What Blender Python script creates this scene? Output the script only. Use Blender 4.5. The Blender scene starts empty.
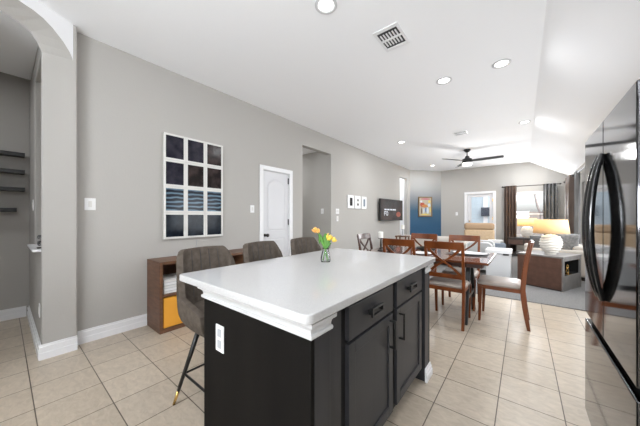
import bpy, bmesh, math, random
from mathutils import Vector, Matrix
random.seed(7)
C = bpy.context.scene.collection
R = math.radians

# ------------------------------------------------------------------ camera, world, light, exposure
sc = bpy.context.scene
cd = bpy.data.cameras.new('camera'); cam = bpy.data.objects.new('camera', cd); C.objects.link(cam)
sc.camera = cam
cd.sensor_width = 36.0
cd.lens = 254.0 / 640.0 * 36.0
cd.shift_y = 4.0 / 640.0
cd.clip_start = 0.02
cam.location = (0, 0, 1.25)
cam.rotation_euler = (R(90), 0, R(38.63))

w = bpy.data.worlds.new('world'); sc.world = w; w.use_nodes = True
nt = w.node_tree; nt.nodes.clear()
sky = nt.nodes.new('ShaderNodeTexSky'); sky.sky_type = 'NISHITA'
sky.sun_disc = False; sky.sun_elevation = R(48); sky.sun_rotation = R(120); sky.air_density = 0.8; sky.dust_density = 3.0
hsv = nt.nodes.new('ShaderNodeHueSaturation'); hsv.inputs['Saturation'].default_value = 0.35
bg = nt.nodes.new('ShaderNodeBackground'); bg.inputs[1].default_value = 0.5
wo = nt.nodes.new('ShaderNodeOutputWorld')
nt.links.new(sky.outputs[0], hsv.inputs['Color']); nt.links.new(hsv.outputs[0], bg.inputs[0]); nt.links.new(bg.outputs[0], wo.inputs[0])

def area_light(name, loc, rot, sx, sy, power, col=(1, 1, 1)):
    l = bpy.data.lights.new(name, 'AREA'); l.shape = 'RECTANGLE'; l.size = sx; l.size_y = sy
    l.energy = power; l.color = col
    o = bpy.data.objects.new(name, l); C.objects.link(o); o.location = loc; o.rotation_euler = rot
    return o
# area lamps acting as daylight, at the seen windows and at added ones
area_light('fill_near', (0.0, -2.85, 1.40), (R(150), 0, R(-20)), 2.0, 1.1, 290, (0.90, 0.95, 1.0))  # added fill behind the camera, tilted up to brighten the ceiling
area_light('fill_dining', (1.03, 3.7, 1.35), (R(84), 0, R(90)), 1.3, 1.0, 24, (0.90, 0.95, 1.0))  # added fill at an unseen window, lifts the dining side
area_light('fill_dining', (1.03, 5.6, 1.35), (R(84), 0, R(90)), 1.3, 1.0, 24, (0.90, 0.95, 1.0))  # second added dining fill, also at an unseen window
area_light('daylight_far', (0.16, 10.56, 1.5), (R(115), 0, R(180)), 0.6, 1.1, 50, (0.96, 0.98, 1.0))
area_light('daylight_right', (1.04, 7.75, 1.5), (R(85), 0, R(90)), 0.9, 1.1, 24, (0.97, 0.985, 1.0))

vs = sc.view_settings
vs.view_transform = 'Standard'; vs.look = 'None'; vs.exposure = 0.0; vs.gamma = 1.0
vs.use_curve_mapping = False
CAN_POWER = 11.0

# ------------------------------------------------------------------ materials
def mat(name, col, rough=0.5, metal=0.0, spec=0.5, noise=None, bump=None, emit=None, coat=0.0, stretch=None):
    m = bpy.data.materials.new(name); m.use_nodes = True
    t = m.node_tree; b = t.nodes['Principled BSDF']
    b.inputs['Base Color'].default_value = (*col, 1)
    b.inputs['Roughness'].default_value = rough; b.inputs['Metallic'].default_value = metal
    b.inputs['Specular IOR Level'].default_value = spec
    b.inputs['Coat Weight'].default_value = coat
    if emit:
        b.inputs['Emission Color'].default_value = (*emit[0], 1); b.inputs['Emission Strength'].default_value = emit[1]
    if noise or bump:
        tc = t.nodes.new('ShaderNodeTexCoord'); mp = t.nodes.new('ShaderNodeMapping')
        t.links.new(tc.outputs['Object'], mp.inputs[0])
        if stretch: mp.inputs['Scale'].default_value = stretch
    if noise:
        sc_, col2, det = noise
        n = t.nodes.new('ShaderNodeTexNoise'); n.inputs['Scale'].default_value = sc_; n.inputs['Detail'].default_value = det
        t.links.new(mp.outputs[0], n.inputs['Vector'])
        r = t.nodes.new('ShaderNodeValToRGB'); r.color_ramp.elements[0].position = 0.3; r.color_ramp.elements[1].position = 0.72
        r.color_ramp.elements[0].color = (*col, 1); r.color_ramp.elements[1].color = (*col2, 1)
        t.links.new(n.outputs['Fac'], r.inputs[0]); t.links.new(r.outputs[0], b.inputs['Base Color'])
    if bump:
        s2, st = bump
        n2 = t.nodes.new('ShaderNodeTexNoise'); n2.inputs['Scale'].default_value = s2; n2.inputs['Detail'].default_value = 3
        t.links.new(mp.outputs[0], n2.inputs['Vector'])
        bp = t.nodes.new('ShaderNodeBump'); bp.inputs['Strength'].default_value = st; bp.inputs['Distance'].default_value = 0.005
        t.links.new(n2.outputs['Fac'], bp.inputs['Height']); t.links.new(bp.outputs[0], b.inputs['Normal'])
    return m

M = {}
M['wall'] = mat('wall_paint', (0.44, 0.424, 0.40), 0.85, spec=0.2, bump=(60, 0.12))
M['ceil'] = mat('ceiling_paint', (0.93, 0.935, 0.95), 0.9, spec=0.1, bump=(50, 0.1))
M['trim'] = mat('white_trim', (0.82, 0.82, 0.83), 0.4)
M['ring'] = mat('light_trim_ring', (0.62, 0.62, 0.63), 0.5)
M['crown'] = mat('crown_paint', (0.60, 0.60, 0.60), 0.4)
M['door'] = mat('white_door', (0.66, 0.66, 0.68), 0.35)
M['quartz'] = mat('white_quartz', (0.475, 0.47, 0.465), 0.10, spec=0.5, noise=(260, (0.56, 0.555, 0.55), 2))
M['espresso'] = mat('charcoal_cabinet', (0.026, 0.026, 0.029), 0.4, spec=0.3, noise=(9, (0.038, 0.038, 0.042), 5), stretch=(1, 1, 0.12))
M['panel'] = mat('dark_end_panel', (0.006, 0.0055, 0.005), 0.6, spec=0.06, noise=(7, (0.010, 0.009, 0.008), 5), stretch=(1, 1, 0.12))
M['black'] = mat('black_metal', (0.008, 0.008, 0.008), 0.35, spec=0.5)
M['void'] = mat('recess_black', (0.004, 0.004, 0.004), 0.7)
M['brass'] = mat('brass', (0.75, 0.50, 0.18), 0.25, metal=1)
M['chrome'] = mat('chrome', (0.7, 0.7, 0.7), 0.15, metal=1)
M['bronze'] = mat('dark_bronze', (0.03, 0.026, 0.024), 0.35, metal=0.6)
M['suede'] = mat('grey_brown_suede', (0.075, 0.060, 0.048), 0.9, spec=0.15, noise=(30, (0.115, 0.095, 0.078), 4), bump=(300, 0.3))
M['charcoal_shell'] = mat('dark_leather', (0.05, 0.048, 0.047), 0.5)
M['walnut'] = mat('walnut', (0.095, 0.042, 0.021), 0.45, noise=(6, (0.17, 0.082, 0.043), 6), stretch=(1, 1, 6))
M['walnut_in'] = mat('walnut_inside', (0.03, 0.015, 0.01), 0.6)
M['cherry'] = mat('cherry_wood', (0.10, 0.025, 0.005), 0.32, spec=0.3, noise=(8, (0.21, 0.056, 0.012), 5), stretch=(1, 1, 0.3), coat=0.1)
M['cherry_dark_shade'] = mat('dark_shaded_cherry', (0.035, 0.012, 0.008), 0.3, noise=(8, (0.07, 0.025, 0.014), 5), stretch=(1, 1, 0.3), coat=0.3)  # cherry darkened for the shade on the left-end chair; apron shares it
M['table'] = mat('table_wood', (0.10, 0.030, 0.014), 0.16, noise=(5, (0.17, 0.052, 0.022), 6), stretch=(0.25, 3, 1), coat=0.6)
M['seatpad'] = mat('taupe_vinyl', (0.33, 0.28, 0.245), 0.35, bump=(40, 0.2))
M['orange'] = mat('orange_fabric', (0.80, 0.36, 0.035), 0.8, bump=(400, 0.3))
M['white'] = mat('white_plastic', (0.82, 0.82, 0.82), 0.35)
M['offwhite'] = mat('white_stitch', (0.7, 0.69, 0.66), 0.6)
M['grey_plastic'] = mat('grey_plastic', (0.42, 0.43, 0.45), 0.45)
M['paper'] = mat('paper', (0.72, 0.71, 0.69), 0.7)
M['steel'] = mat('black_stainless', (0.095, 0.095, 0.10), 0.07, metal=1.0)
M['steel_side'] = mat('fridge_side', (0.05, 0.05, 0.052), 0.35, metal=0.3)
M['handle'] = mat('gloss_black', (0.010, 0.010, 0.010), 0.12, spec=0.6)
M['carpet'] = mat('grey_carpet', (0.17, 0.167, 0.165), 0.98, spec=0.05, noise=(70, (0.30, 0.295, 0.29), 4), bump=(300, 0.8))
M['ceramic'] = mat('white_ceramic', (0.72, 0.69, 0.63), 0.35)
M['curt_brown'] = mat('brown_satin', (0.075, 0.048, 0.036), 0.45, noise=(3, (0.11, 0.072, 0.054), 2))
M['curt_grey'] = mat('grey_satin', (0.11, 0.11, 0.11), 0.4, noise=(3, (0.17, 0.17, 0.17), 2))
M['trunk'] = mat('brown_leather_trunk', (0.085, 0.040, 0.026), 0.42, noise=(12, (0.125, 0.062, 0.042), 4))
M['trunk_side'] = mat('grey_wood_side', (0.15, 0.14, 0.135), 0.5, noise=(10, (0.21, 0.2, 0.19), 4))
M['console'] = mat('dark_console', (0.03, 0.018, 0.013), 0.4)
M['sofa'] = mat('cream_sofa', (0.55, 0.51, 0.46), 0.9, spec=0.1, bump=(200, 0.4))
M['pillow'] = mat('grey_pillow', (0.23, 0.235, 0.24), 0.9, spec=0.1, noise=(25, (0.42, 0.42, 0.42), 3))
M['tan'] = mat('tan_leather', (0.50, 0.36, 0.22), 0.6, noise=(20, (0.58, 0.43, 0.28), 3))
M['tan2'] = mat('tan_headrest', (0.40, 0.27, 0.16), 0.6)
M['fabgrey'] = mat('light_grey_fabric', (0.52, 0.53, 0.53), 0.9, bump=(200, 0.3))
M['bluegrey'] = mat('blue_grey', (0.20, 0.24, 0.29), 0.7)
M['leaf'] = mat('tulip_leaf', (0.06, 0.20, 0.03), 0.5, noise=(40, (0.13, 0.33, 0.05), 2))
M['yellow'] = mat('yellow_petal', (0.90, 0.58, 0.04), 0.5, noise=(60, (0.95, 0.70, 0.15), 2))
M['orangepetal'] = mat('orange_petal', (0.90, 0.40, 0.06), 0.5, noise=(60, (0.92, 0.55, 0.18), 2))
M['twig'] = mat('dark_twig', (0.015, 0.012, 0.01), 0.6)
M['wax'] = mat('candle_wax', (0.85, 0.83, 0.78), 0.5)
M['gold'] = mat('gold_frame', (0.22, 0.14, 0.06), 0.4, metal=0.5)
M['cabinet_side'] = mat('pale_siding', (0.50, 0.60, 0.66), 0.8)
M['concrete'] = mat('patio_concrete', (0.45, 0.44, 0.42), 0.9)
M['fence'] = mat('weathered_fence', (0.40, 0.36, 0.33), 0.9)
M['bark'] = mat('bark', (0.35, 0.30, 0.28), 0.9)
M['house'] = mat('pale_brick', (0.68, 0.62, 0.58), 0.9)
M['lens'] = mat('lit_lens', (1, 1, 1), 0.5, emit=((1, 0.98, 0.95), 9))
M['fanlens'] = mat('fan_lens', (1, 1, 1), 0.5, emit=((1, 0.97, 0.93), 6))
M['vent_dark'] = mat('duct_dark', (0.035, 0.035, 0.037), 0.6)
M['blue_art'] = mat('deep_blue', (0.012, 0.022, 0.045), 0.5)

def glass(name, tint=(1, 1, 1), gl=0.06):
    m = bpy.data.materials.new(name); m.use_nodes = True; t = m.node_tree; t.nodes.clear()
    o = t.nodes.new('ShaderNodeOutputMaterial'); mx = t.nodes.new('ShaderNodeMixShader')
    a = t.nodes.new('ShaderNodeBsdfTransparent'); a.inputs[0].default_value = (*tint, 1)
    g = t.nodes.new('ShaderNodeBsdfGlossy'); g.inputs['Roughness'].default_value = 0.02
    f = t.nodes.new('ShaderNodeFresnel'); f.inputs[0].default_value = 1.45
    t.links.new(f.outputs[0], mx.inputs[0]); t.links.new(a.outputs[0], mx.inputs[1]); t.links.new(g.outputs[0], mx.inputs[2])
    t.links.new(mx.outputs[0], o.inputs[0]); return m
M['glass'] = glass('window_glass')
M['vaseglass'] = glass('vase_glass', (0.97, 0.98, 0.98))
M['vaseglass'].node_tree.nodes['Fresnel'].inputs[0].default_value = 1.18

def shade_mat():
    m = bpy.data.materials.new('lamp_shade_fabric'); m.use_nodes = True; t = m.node_tree; t.nodes.clear()
    o = t.nodes.new('ShaderNodeOutputMaterial'); mx = t.nodes.new('ShaderNodeMixShader'); mx.inputs[0].default_value = 0.55
    d = t.nodes.new('ShaderNodeBsdfDiffuse'); d.inputs[0].default_value = (0.80, 0.70, 0.52, 1)
    tr = t.nodes.new('ShaderNodeBsdfTranslucent'); tr.inputs[0].default_value = (0.85, 0.66, 0.38, 1)
    t.links.new(d.outputs[0], mx.inputs[1]); t.links.new(tr.outputs[0], mx.inputs[2]); t.links.new(mx.outputs[0], o.inputs[0]); return m
M['shade'] = shade_mat()

def tile_mat():
    m = bpy.data.materials.new('beige_floor_tile'); m.use_nodes = True; t = m.node_tree; b = t.nodes['Principled BSDF']
    g = t.nodes.new('ShaderNodeNewGeometry'); mp = t.nodes.new('ShaderNodeMapping')
    mp.inputs['Location'].default_value = (0.133 + 0.3355 * 30, -0.132 + 0.3366 * 30, 0)
    t.links.new(g.outputs['Position'], mp.inputs[0])
    br = t.nodes.new('ShaderNodeTexBrick'); br.offset = 0; br.squash = 1; br.inputs['Scale'].default_value = 1
    br.inputs['Brick Width'].default_value = 0.3355; br.inputs['Row Height'].default_value = 0.3366
    br.inputs['Mortar Size'].default_value = 0.0032; br.inputs['Mortar Smooth'].default_value = 0.1; br.inputs['Bias'].default_value = 0
    br.inputs['Color1'].default_value = (0.475, 0.405, 0.32, 1); br.inputs['Color2'].default_value = (0.525, 0.45, 0.36, 1)
    br.inputs['Mortar'].default_value = (0.11, 0.088, 0.068, 1)
    t.links.new(mp.outputs[0], br.inputs['Vector'])
    n = t.nodes.new('ShaderNodeTexNoise'); n.inputs['Scale'].default_value = 13; n.inputs['Detail'].default_value = 9; n.inputs['Roughness'].default_value = 0.65; n.inputs['Distortion'].default_value = 0.8
    mp2 = t.nodes.new('ShaderNodeMapping'); mp2.inputs['Rotation'].default_value = (0, 0, 0.6); mp2.inputs['Scale'].default_value = (1.0, 2.0, 1)
    t.links.new(g.outputs['Position'], mp2.inputs[0]); t.links.new(mp2.outputs[0], n.inputs['Vector'])
    r = t.nodes.new('ShaderNodeValToRGB'); r.color_ramp.elements[0].position = 0.35; r.color_ramp.elements[1].position = 0.68
    r.color_ramp.elements[0].color = (0.86, 0.85, 0.84, 1); r.color_ramp.elements[1].color = (1.08, 1.07, 1.06, 1)
    t.links.new(n.outputs['Fac'], r.inputs[0])
    mx = t.nodes.new('ShaderNodeMix'); mx.data_type = 'RGBA'; mx.blend_type = 'MULTIPLY'; mx.inputs[0].default_value = 1.0
    t.links.new(br.outputs['Color'], mx.inputs[6]); t.links.new(r.outputs[0], mx.inputs[7]); t.links.new(mx.outputs[2], b.inputs['Base Color'])
    b.inputs['Roughness'].default_value = 0.32; b.inputs['Specular IOR Level'].default_value = 0.45
    bp = t.nodes.new('ShaderNodeBump'); bp.invert = True; bp.inputs['Strength'].default_value = 0.5; bp.inputs['Distance'].default_value = 0.002
    t.links.new(br.outputs['Fac'], bp.inputs['Height']); t.links.new(bp.outputs[0], b.inputs['Normal'])
    return m
M['tile'] = tile_mat()

def ombre_mat():     # accent wall painted from pale grey at the top to deep blue at the bottom
    m = bpy.data.materials.new('ombre_paint'); m.use_nodes = True; t = m.node_tree; b = t.nodes['Principled BSDF']
    g = t.nodes.new('ShaderNodeNewGeometry'); s = t.nodes.new('ShaderNodeSeparateXYZ'); t.links.new(g.outputs['Position'], s.inputs[0])
    mr = t.nodes.new('ShaderNodeMapRange'); mr.inputs[1].default_value = 0.9; mr.inputs[2].default_value = 2.9
    t.links.new(s.outputs[2], mr.inputs[0]); r = t.nodes.new('ShaderNodeValToRGB')
    e = r.color_ramp.elements; e[0].position = 0.0; e[0].color = (0.022, 0.085, 0.17, 1); e[1].position = 1.0; e[1].color = (0.48, 0.47, 0.45, 1)
    for p, c in ((0.30, (0.045, 0.105, 0.17, 1)), (0.52, (0.22, 0.235, 0.25, 1)), (0.75, (0.38, 0.38, 0.375, 1))):
        x = e.new(p); x.color = c
    t.links.new(mr.outputs[0], r.inputs[0]); t.links.new(r.outputs[0], b.inputs['Base Color']); b.inputs['Roughness'].default_value = 0.8
    return m
M['ombre'] = ombre_mat()

def photo_mat(name, kind, seed):
    m = bpy.data.materials.new(name); m.use_nodes = True; t = m.node_tree; b = t.nodes['Principled BSDF']
    tc = t.nodes.new('ShaderNodeTexCoord'); mp = t.nodes.new('ShaderNodeMapping'); mp.inputs['Location'].default_value = (seed * 3.1, seed * 1.7, 0)
    t.links.new(tc.outputs['Object'], mp.inputs[0])
    r = t.nodes.new('ShaderNodeValToRGB'); e = r.color_ramp.elements
    if kind == 'stripe':
        wv = t.nodes.new('ShaderNodeTexWave'); wv.bands_direction = 'Z'; wv.inputs['Scale'].default_value = 6.0; wv.inputs['Distortion'].default_value = 3.0
        wv.inputs['Detail'].default_value = 2; wv.inputs['Detail Scale'].default_value = 0.8
        mp.inputs['Location'].default_value = (0, 0, 0.0)
        t.links.new(mp.outputs[0], wv.inputs['Vector']); src = wv.outputs['Fac']
        e[0].position = 0.45; e[0].color = (0.008, 0.012, 0.022, 1); e[1].position = 0.95; e[1].color = (0.13, 0.21, 0.28, 1)
    else:
        n = t.nodes.new('ShaderNodeTexNoise'); n.inputs['Scale'].default_value = 9; n.inputs['Detail'].default_value = 5
        t.links.new(mp.outputs[0], n.inputs['Vector']); src = n.outputs['Fac']
        e[0].position = 0.38; e[1].position = 0.75
        a, c = {'dusk': ((0.010, 0.010, 0.018), (0.042, 0.038, 0.052)), 'brown': ((0.012, 0.009, 0.009), (0.06, 0.04, 0.038)),
                'deep': ((0.004, 0.007, 0.013), (0.022, 0.032, 0.044))}[kind]
        e[0].color = (*a, 1); e[1].color = (*c, 1)
    t.links.new(src, r.inputs[0]); t.links.new(r.outputs[0], b.inputs['Base Color']); b.inputs['Roughness'].default_value = 0.15; b.inputs['Specular IOR Level'].default_value = 0.2
    return m

# ------------------------------------------------------------------ mesh helpers
def box(bm, x0, x1, y0, y1, z0, z1, mi=0, mx=None):
    vs_ = [bm.verts.new(mx @ Vector(p) if mx else Vector(p)) for p in
           ((x0, y0, z0), (x1, y0, z0), (x1, y1, z0), (x0, y1, z0), (x0, y0, z1), (x1, y0, z1), (x1, y1, z1), (x0, y1, z1))]
    for f in ((3, 2, 1, 0), (4, 5, 6, 7), (0, 1, 5, 4), (1, 2, 6, 5), (2, 3, 7, 6), (3, 0, 4, 7)):
        fc = bm.faces.new([vs_[i] for i in f]); fc.material_index = mi
def prism(bm, pts, z0, z1, mi=0):
    a = [bm.verts.new((x, y, z0)) for x, y in pts]; b = [bm.verts.new((x, y, z1)) for x, y in pts]
    n = len(pts)
    bm.faces.new(a[::-1]).material_index = mi; bm.faces.new(b).material_index = mi
    for i in range(n): bm.faces.new((a[i], a[(i+1) % n], b[(i+1) % n], b[i])).material_index = mi
def loft(bm, rings, cap=True, close=True, mi=0):
    vr = [[bm.verts.new(p) for p in r] for r in rings]
    for r0, r1 in zip(vr, vr[1:]):
        n = len(r0)
        for i in range(n if close else n-1):
            bm.faces.new((r0[i], r0[(i+1) % n], r1[(i+1) % n], r1[i])).material_index = mi
    if cap: bm.faces.new(vr[0][::-1]).material_index = mi; bm.faces.new(vr[-1]).material_index = mi
def lathe(bm, prof, n=24, c=(0, 0, 0), mi=0, cap=True):
    loft(bm, [[(c[0]+r*math.cos(2*math.pi*i/n), c[1]+r*math.sin(2*math.pi*i/n), c[2]+z) for i in range(n)] for r, z in prof], cap=cap, mi=mi)
def tube(bm, pts, r, n=10, flat=1.0, mi=0):
    pts = [Vector(p) for p in pts]; rings = []
    rr = r if isinstance(r, (list, tuple)) else [r]*len(pts)
    for i, p in enumerate(pts):
        d = (pts[min(i+1, len(pts)-1)] - pts[max(i-1, 0)]).normalized()
        up = Vector((0, 1, 0)) if abs(d.y) < 0.8 else Vector((1, 0, 0))
        a = d.cross(up).normalized(); b = d.cross(a).normalized()
        rings.append([p + a*math.cos(2*math.pi*k/n)*rr[i]*flat + b*math.sin(2*math.pi*k/n)*rr[i] for k in range(n)])
    loft(bm, rings, mi=mi)
def bar(bm, pts, wx, wy, mi=0):      # rectangular section (world x by world y), running mostly upward
    loft(bm, [[(x-a/2, y-b/2, z), (x+a/2, y-b/2, z), (x+a/2, y+b/2, z), (x-a/2, y+b/2, z)]
              for (x, y, z), a, b in zip(pts, wx if isinstance(wx, list) else [wx]*len(pts), wy if isinstance(wy, list) else [wy]*len(pts))], mi=mi)
def obj(name, bm, m, parent=None, bevel=0, seg=2, smooth=False, label=None):
    bmesh.ops.recalc_face_normals(bm, faces=bm.faces[:])
    me = bpy.data.meshes.new(name); bm.to_mesh(me); bm.free()
    for x in (m if isinstance(m, (list, tuple)) else [m]): me.materials.append(x)
    if smooth:
        for p in me.polygons: p.use_smooth = True
    o = bpy.data.objects.new(name, me); C.objects.link(o)
    if parent: o.parent = parent
    if bevel:
        b = o.modifiers.new('bevel', 'BEVEL'); b.width = bevel; b.segments = seg; b.limit_method = 'ANGLE'; b.angle_limit = R(40)
    if label: o['label'] = label
    return o
def boxes(name, bl, m, parent=None, **k):
    bm = bmesh.new()
    for b in bl: box(bm, *b)
    return obj(name, bm, m, parent, **k)
def thing(name, label, cat, loc=(0, 0, 0), rz=0, group=None):
    o = bpy.data.objects.new(name, None); C.objects.link(o); o.location = loc; o.rotation_euler = (0, 0, rz)
    o.empty_display_size = 0.1
    return tag(o, label, cat, group)
def tag(o, label, cat, group=None):
    o['label'] = label; o['category'] = cat
    if group: o['group'] = group
    return o
def struct(o): o['kind'] = 'structure'; return o
def dup(root, loc, rz, label):
    bpy.context.view_layer.update()
    def rec(o, par):
        c = o.copy(); C.objects.link(c)
        if par: c.parent = par
        for ch in [x for x in list(C.objects) if x.parent == o and x is not c]: rec(ch, c)
        return c
    r = rec(root, None); r.location = loc; r.rotation_euler = (0, 0, rz); r['label'] = label
    return r
def smooth_pts(ps, k=6):   # Catmull-Rom
    ps = [Vector(p) for p in ps]; out = []
    for i in range(len(ps)-1):
        p0, p1, p2, p3 = ps[max(i-1, 0)], ps[i], ps[i+1], ps[min(i+2, len(ps)-1)]
        for j in range(k):
            t = j/k
            out.append(0.5*((2*p1)+(-p0+p2)*t+(2*p0-5*p1+4*p2-p3)*t*t+(-p0+3*p1-3*p2+p3)*t**3))
    out.append(ps[-1]); return out

# ------------------------------------------------------------------ room shell
LX, FX, FY, H, CR = -3.41, 1.10, 10.80, 3.06, 0.155
SL = 0.60
def ceil_z(x): return H if x <= CR else H - SL*(x-CR)
# floors
struct(boxes('floor', [(-6.0, 1.25, -3.3, 4.83, -0.1, 0), ], M['tile']))
struct(boxes('floor_carpet', [(-6.0, 1.25, 4.83, 10.95, -0.1, 0.012)], M['carpet']))
# ceiling: flat, then sloping down to the right wall
bm = bmesh.new()
for x0, x1 in ((-6.0, CR), (CR, FX+0.15)):
    z0, z1 = (H, H) if x1 == CR else (H, ceil_z(x1))
    r = [(x0, z0), (x1, z1), (x1, z1+0.1), (x0, z0+0.1)]
    loft(bm, [[(x, -3.3, z) for x, z in r], [(x, FY+0.15, z) for x, z in r]])
struct(obj('ceiling', bm, M['ceil']))
# left wall with openings
T = 0.12
yd0, yd1, zd = 2.72, 3.36, 2.06
boxesL = [(LX-T, LX, 0.444, yd0, 0, H), (LX-T, LX, yd0, yd1, zd, H), (LX-T, LX, yd1, 3.71, 0, H),
          (LX-T, LX, 3.71, 4.67, 2.68, H), (LX-T, LX, 4.67, 8.80, 0, H), (LX-T, LX, 8.80, 9.55, 2.68, H), (LX-T, LX, 9.55, 9.84, 0, H)]
struct(boxes('wall_left', boxesL, M['wall']))
# hall behind the opening
struct(boxes('wall_hall', [(-6.0, LX-T, 4.67, 4.79, 0, H), (-6.0, LX-T, 3.5, 3.62, 0, H), (-6.1, -6.0, 3.5, 4.79, 0, H)], M['wall']))
struct(boxes('ceiling_hall', [(-6.0, LX-T, 3.62, 4.67, 2.80, 2.86)], M['ceil']))
# closed recess near the far corner, painted lighter
struct(boxes('wall_alcove', [(LX-0.75, LX-0.65, 8.6, 9.9, 0, H), (LX-0.65, LX-T, 8.6, 8.70, 0, H), (LX-0.65, LX-T, 9.65, 9.77, 0, H)], M['ceil']))
# blue corner wall
bm = bmesh.new(); prism(bm, [(LX, 9.84), (-2.52, FY), (-2.60, FY+0.09), (LX-0.09, 9.93)], 0, H)
struct(obj('wall_corner', bm, M['ombre']))
# far wall: door opening x -1.63..-0.81, window x -0.27..0.86
wx0, wx1, wz0, wz1 = -0.27, 0.86, 0.62, 2.08
dx0, dx1, dz = -1.64, -0.81, 2.10
bm = bmesh.new()
for b in ((-2.7, dx0, 0, H), (dx0, dx1, dz, H), (dx1, wx0, 0, H), (wx0, CR, 0, wz0), (wx0, CR, wz1, H)):
    box(bm, b[0], b[1], FY, FY+0.13, b[2], b[3])
def slab(bm, x0, x1, z0):   # wall piece with a sloping head
    r = [(x0, z0), (x1, z0), (x1, ceil_z(x1)), (x0, ceil_z(x0))]
    loft(bm, [[(x, FY, z) for x, z in r], [(x, FY+0.13, z) for x, z in r]])
slab(bm, CR, wx1, wz1); box(bm, CR, wx1, FY, FY+0.13, 0, wz0); slab(bm, wx1, FX+0.13, 0)
struct(obj('wall_far', bm, M['wall']))
# right wall with two seen windows and two added for daylight
zt = ceil_z(FX)
bm = bmesh.new()
for y0, y1, z0, z1 in ((-3.3, 3.0, 0, zt), (3.0, 4.4, 0, 0.62), (3.0, 4.4, 2.08, zt), (4.4, 4.9, 0, zt), (4.9, 6.3, 0, 0.62), (4.9, 6.3, 2.08, zt), (6.3, 7.25, 0, zt), (7.25, 8.70, 0, 0.62), (7.25, 8.70, 2.08, zt), (8.70, 9.45, 0, zt), (9.45, 10.4, 0, 0.62),
                       (9.45, 10.4, 2.08, zt), (10.4, FY, 0, zt)):
    box(bm, FX, FX+0.13, y0, y1, z0, z1)
struct(obj('wall_right', bm, M['wall']))
# wall behind the camera, wide window added to let daylight in
bm = bmesh.new()
for x0, x1, z0, z1 in ((-1.4, -1.15, 0, H), (-1.15, 0.95, 0, 0.8), (-1.15, 0.95, 2.3, 2.52), (0.95, 1.1, 0, 2.48)):
    box(bm, x0, x1, -3.13, -3.0, z0, z1)
r = [(-1.15, 2.52), (1.1, 2.49), (CR, H), (-1.15, H)]
loft(bm, [[(x, -3.13, z) for x, z in r], [(x, -3.0, z) for x, z in r]])
struct(obj('wall_near', bm, M['wall']))
# pillar with the niche of the side room, in one block
bm = bmesh.new()
PX, PY0, PY1 = -3.30, 0.216, 0.444
nx0, nx1, nz0, nz1 = -4.08, -3.345, 0.94, 2.70
for b in ((-4.9, nx0, PY0, PY1, 0, H), (nx1, PX, PY0, PY1, 0, H), (nx0, nx1, PY0, PY1, 0, nz0), (nx0, nx1, PY0, PY1, nz1, H), (nx0, nx1, 0.40, PY1, nz0, nz1)):
    box(bm, *b)
struct(obj('wall_pillar', bm, M['wall'], bevel=0.012, seg=3))
# arch wall running back past the camera's left side
S = (0.5, -0.866)
tA = [0, 0.03, 0.08, 0.161, 0.23, 0.30, 0.44, 0.7, 0.95, 1.1, 1.18, 1.22]
zA = [2.72, 2.78, 2.84, 2.905, 2.94, 2.955, 2.96, 2.96, 2.94, 2.87, 2.80, 2.72]
zB = [2.70, 2.76, 2.82, 2.845, 2.85, 2.86, 2.86, 2.86, 2.85, 2.82, 2.77, 2.70]
bm = bmesh.new()
rings = []
for t_, za, zb in zip(tA, zA, zB):
    ax, ay = PX + 0.001 + S[0]*t_, PY1 - 0.028 + S[1]*t_; bx_, by_ = PX + S[0]*t_, PY0 + S[1]*t_
    rings.append([(ax, ay, za), (ax, ay, H), (bx_, by_, H), (bx_, by_, zb)])
loft(bm, rings)
bm.faces.ensure_lookup_table()
for fc in bm.faces:
    if max(v.co.z for v in fc.verts) < H-0.01: fc.material_index = 1  # soffit takes the darker wall colour to put its shade into the paint
a0 = (PX+S[0]*1.22, PY1+S[1]*1.22); a1 = (PX+S[0]*4.0, PY1+S[1]*4.0); th = PY1-PY0
prism(bm, [a0, a1, (a1[0], a1[1]-th), (a0[0], a0[1]-th)], 0, H)
struct(obj('wall_arch', bm, [M['ceil'], M['wall']]))
# side room behind the arch
struct(boxes('wall_side_room', [(-5.0, -4.9, -3.3, PY1, 0, H), (-5.0, -1.5, -3.3, -3.2, 0, H)], M['wall']))
bm = bmesh.new(); prism(bm, [(-4.64, -3.2), (-1.6, -3.2), (PX-0.03, PY0-0.06), (PX-0.03, PY0-0.001), (-4.64, PY0-0.001)], 2.90, 2.94)
struct(obj('ceiling_side_room', bm, M['ceil']))

# baseboards (stepped profile in one mesh)
def baseboard(name, segs):
    bm = bmesh.new()
    for (x0, y0, x1, y1, nx, ny) in segs:      # along the wall face, normal into the room
        for z0, z1, d in ((0, 0.060, 0.020), (0.060, 0.090, 0.013), (0.090, 0.112, 0.017), (0.112, 0.13, 0.007)):
            p = [(x0, y0), (x1, y1), (x1+nx*d, y1+ny*d), (x0+nx*d, y0+ny*d)]
            prism(bm, p, z0, z1)
    o = struct(obj(name, bm, M['trim'])); return o
e_ = 0.001
baseboard('baseboard_left', [(LX+e_, 0.46, LX+e_, 2.655, 1, 0), (LX+e_, 3.425, LX+e_, 3.71, 1, 0), (LX+e_, 4.67, LX+e_, 8.8, 1, 0)])
baseboard('baseboard_pillar', [(PX+e_, PY0-0.018, PX+e_, 0.444, 1, 0), (-4.88, PY0-e_, PX, PY0-e_, 0, -1)])
baseboard('baseboard_side_room', [(-4.899, -3.1, -4.899, 0.19, 1, 0)])
baseboard('baseboard_far', [(-2.5, FY-e_, -1.73, FY-e_, 0, -1), (-0.72, FY-e_, FX-0.02, FY-e_, 0, -1)])

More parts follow.
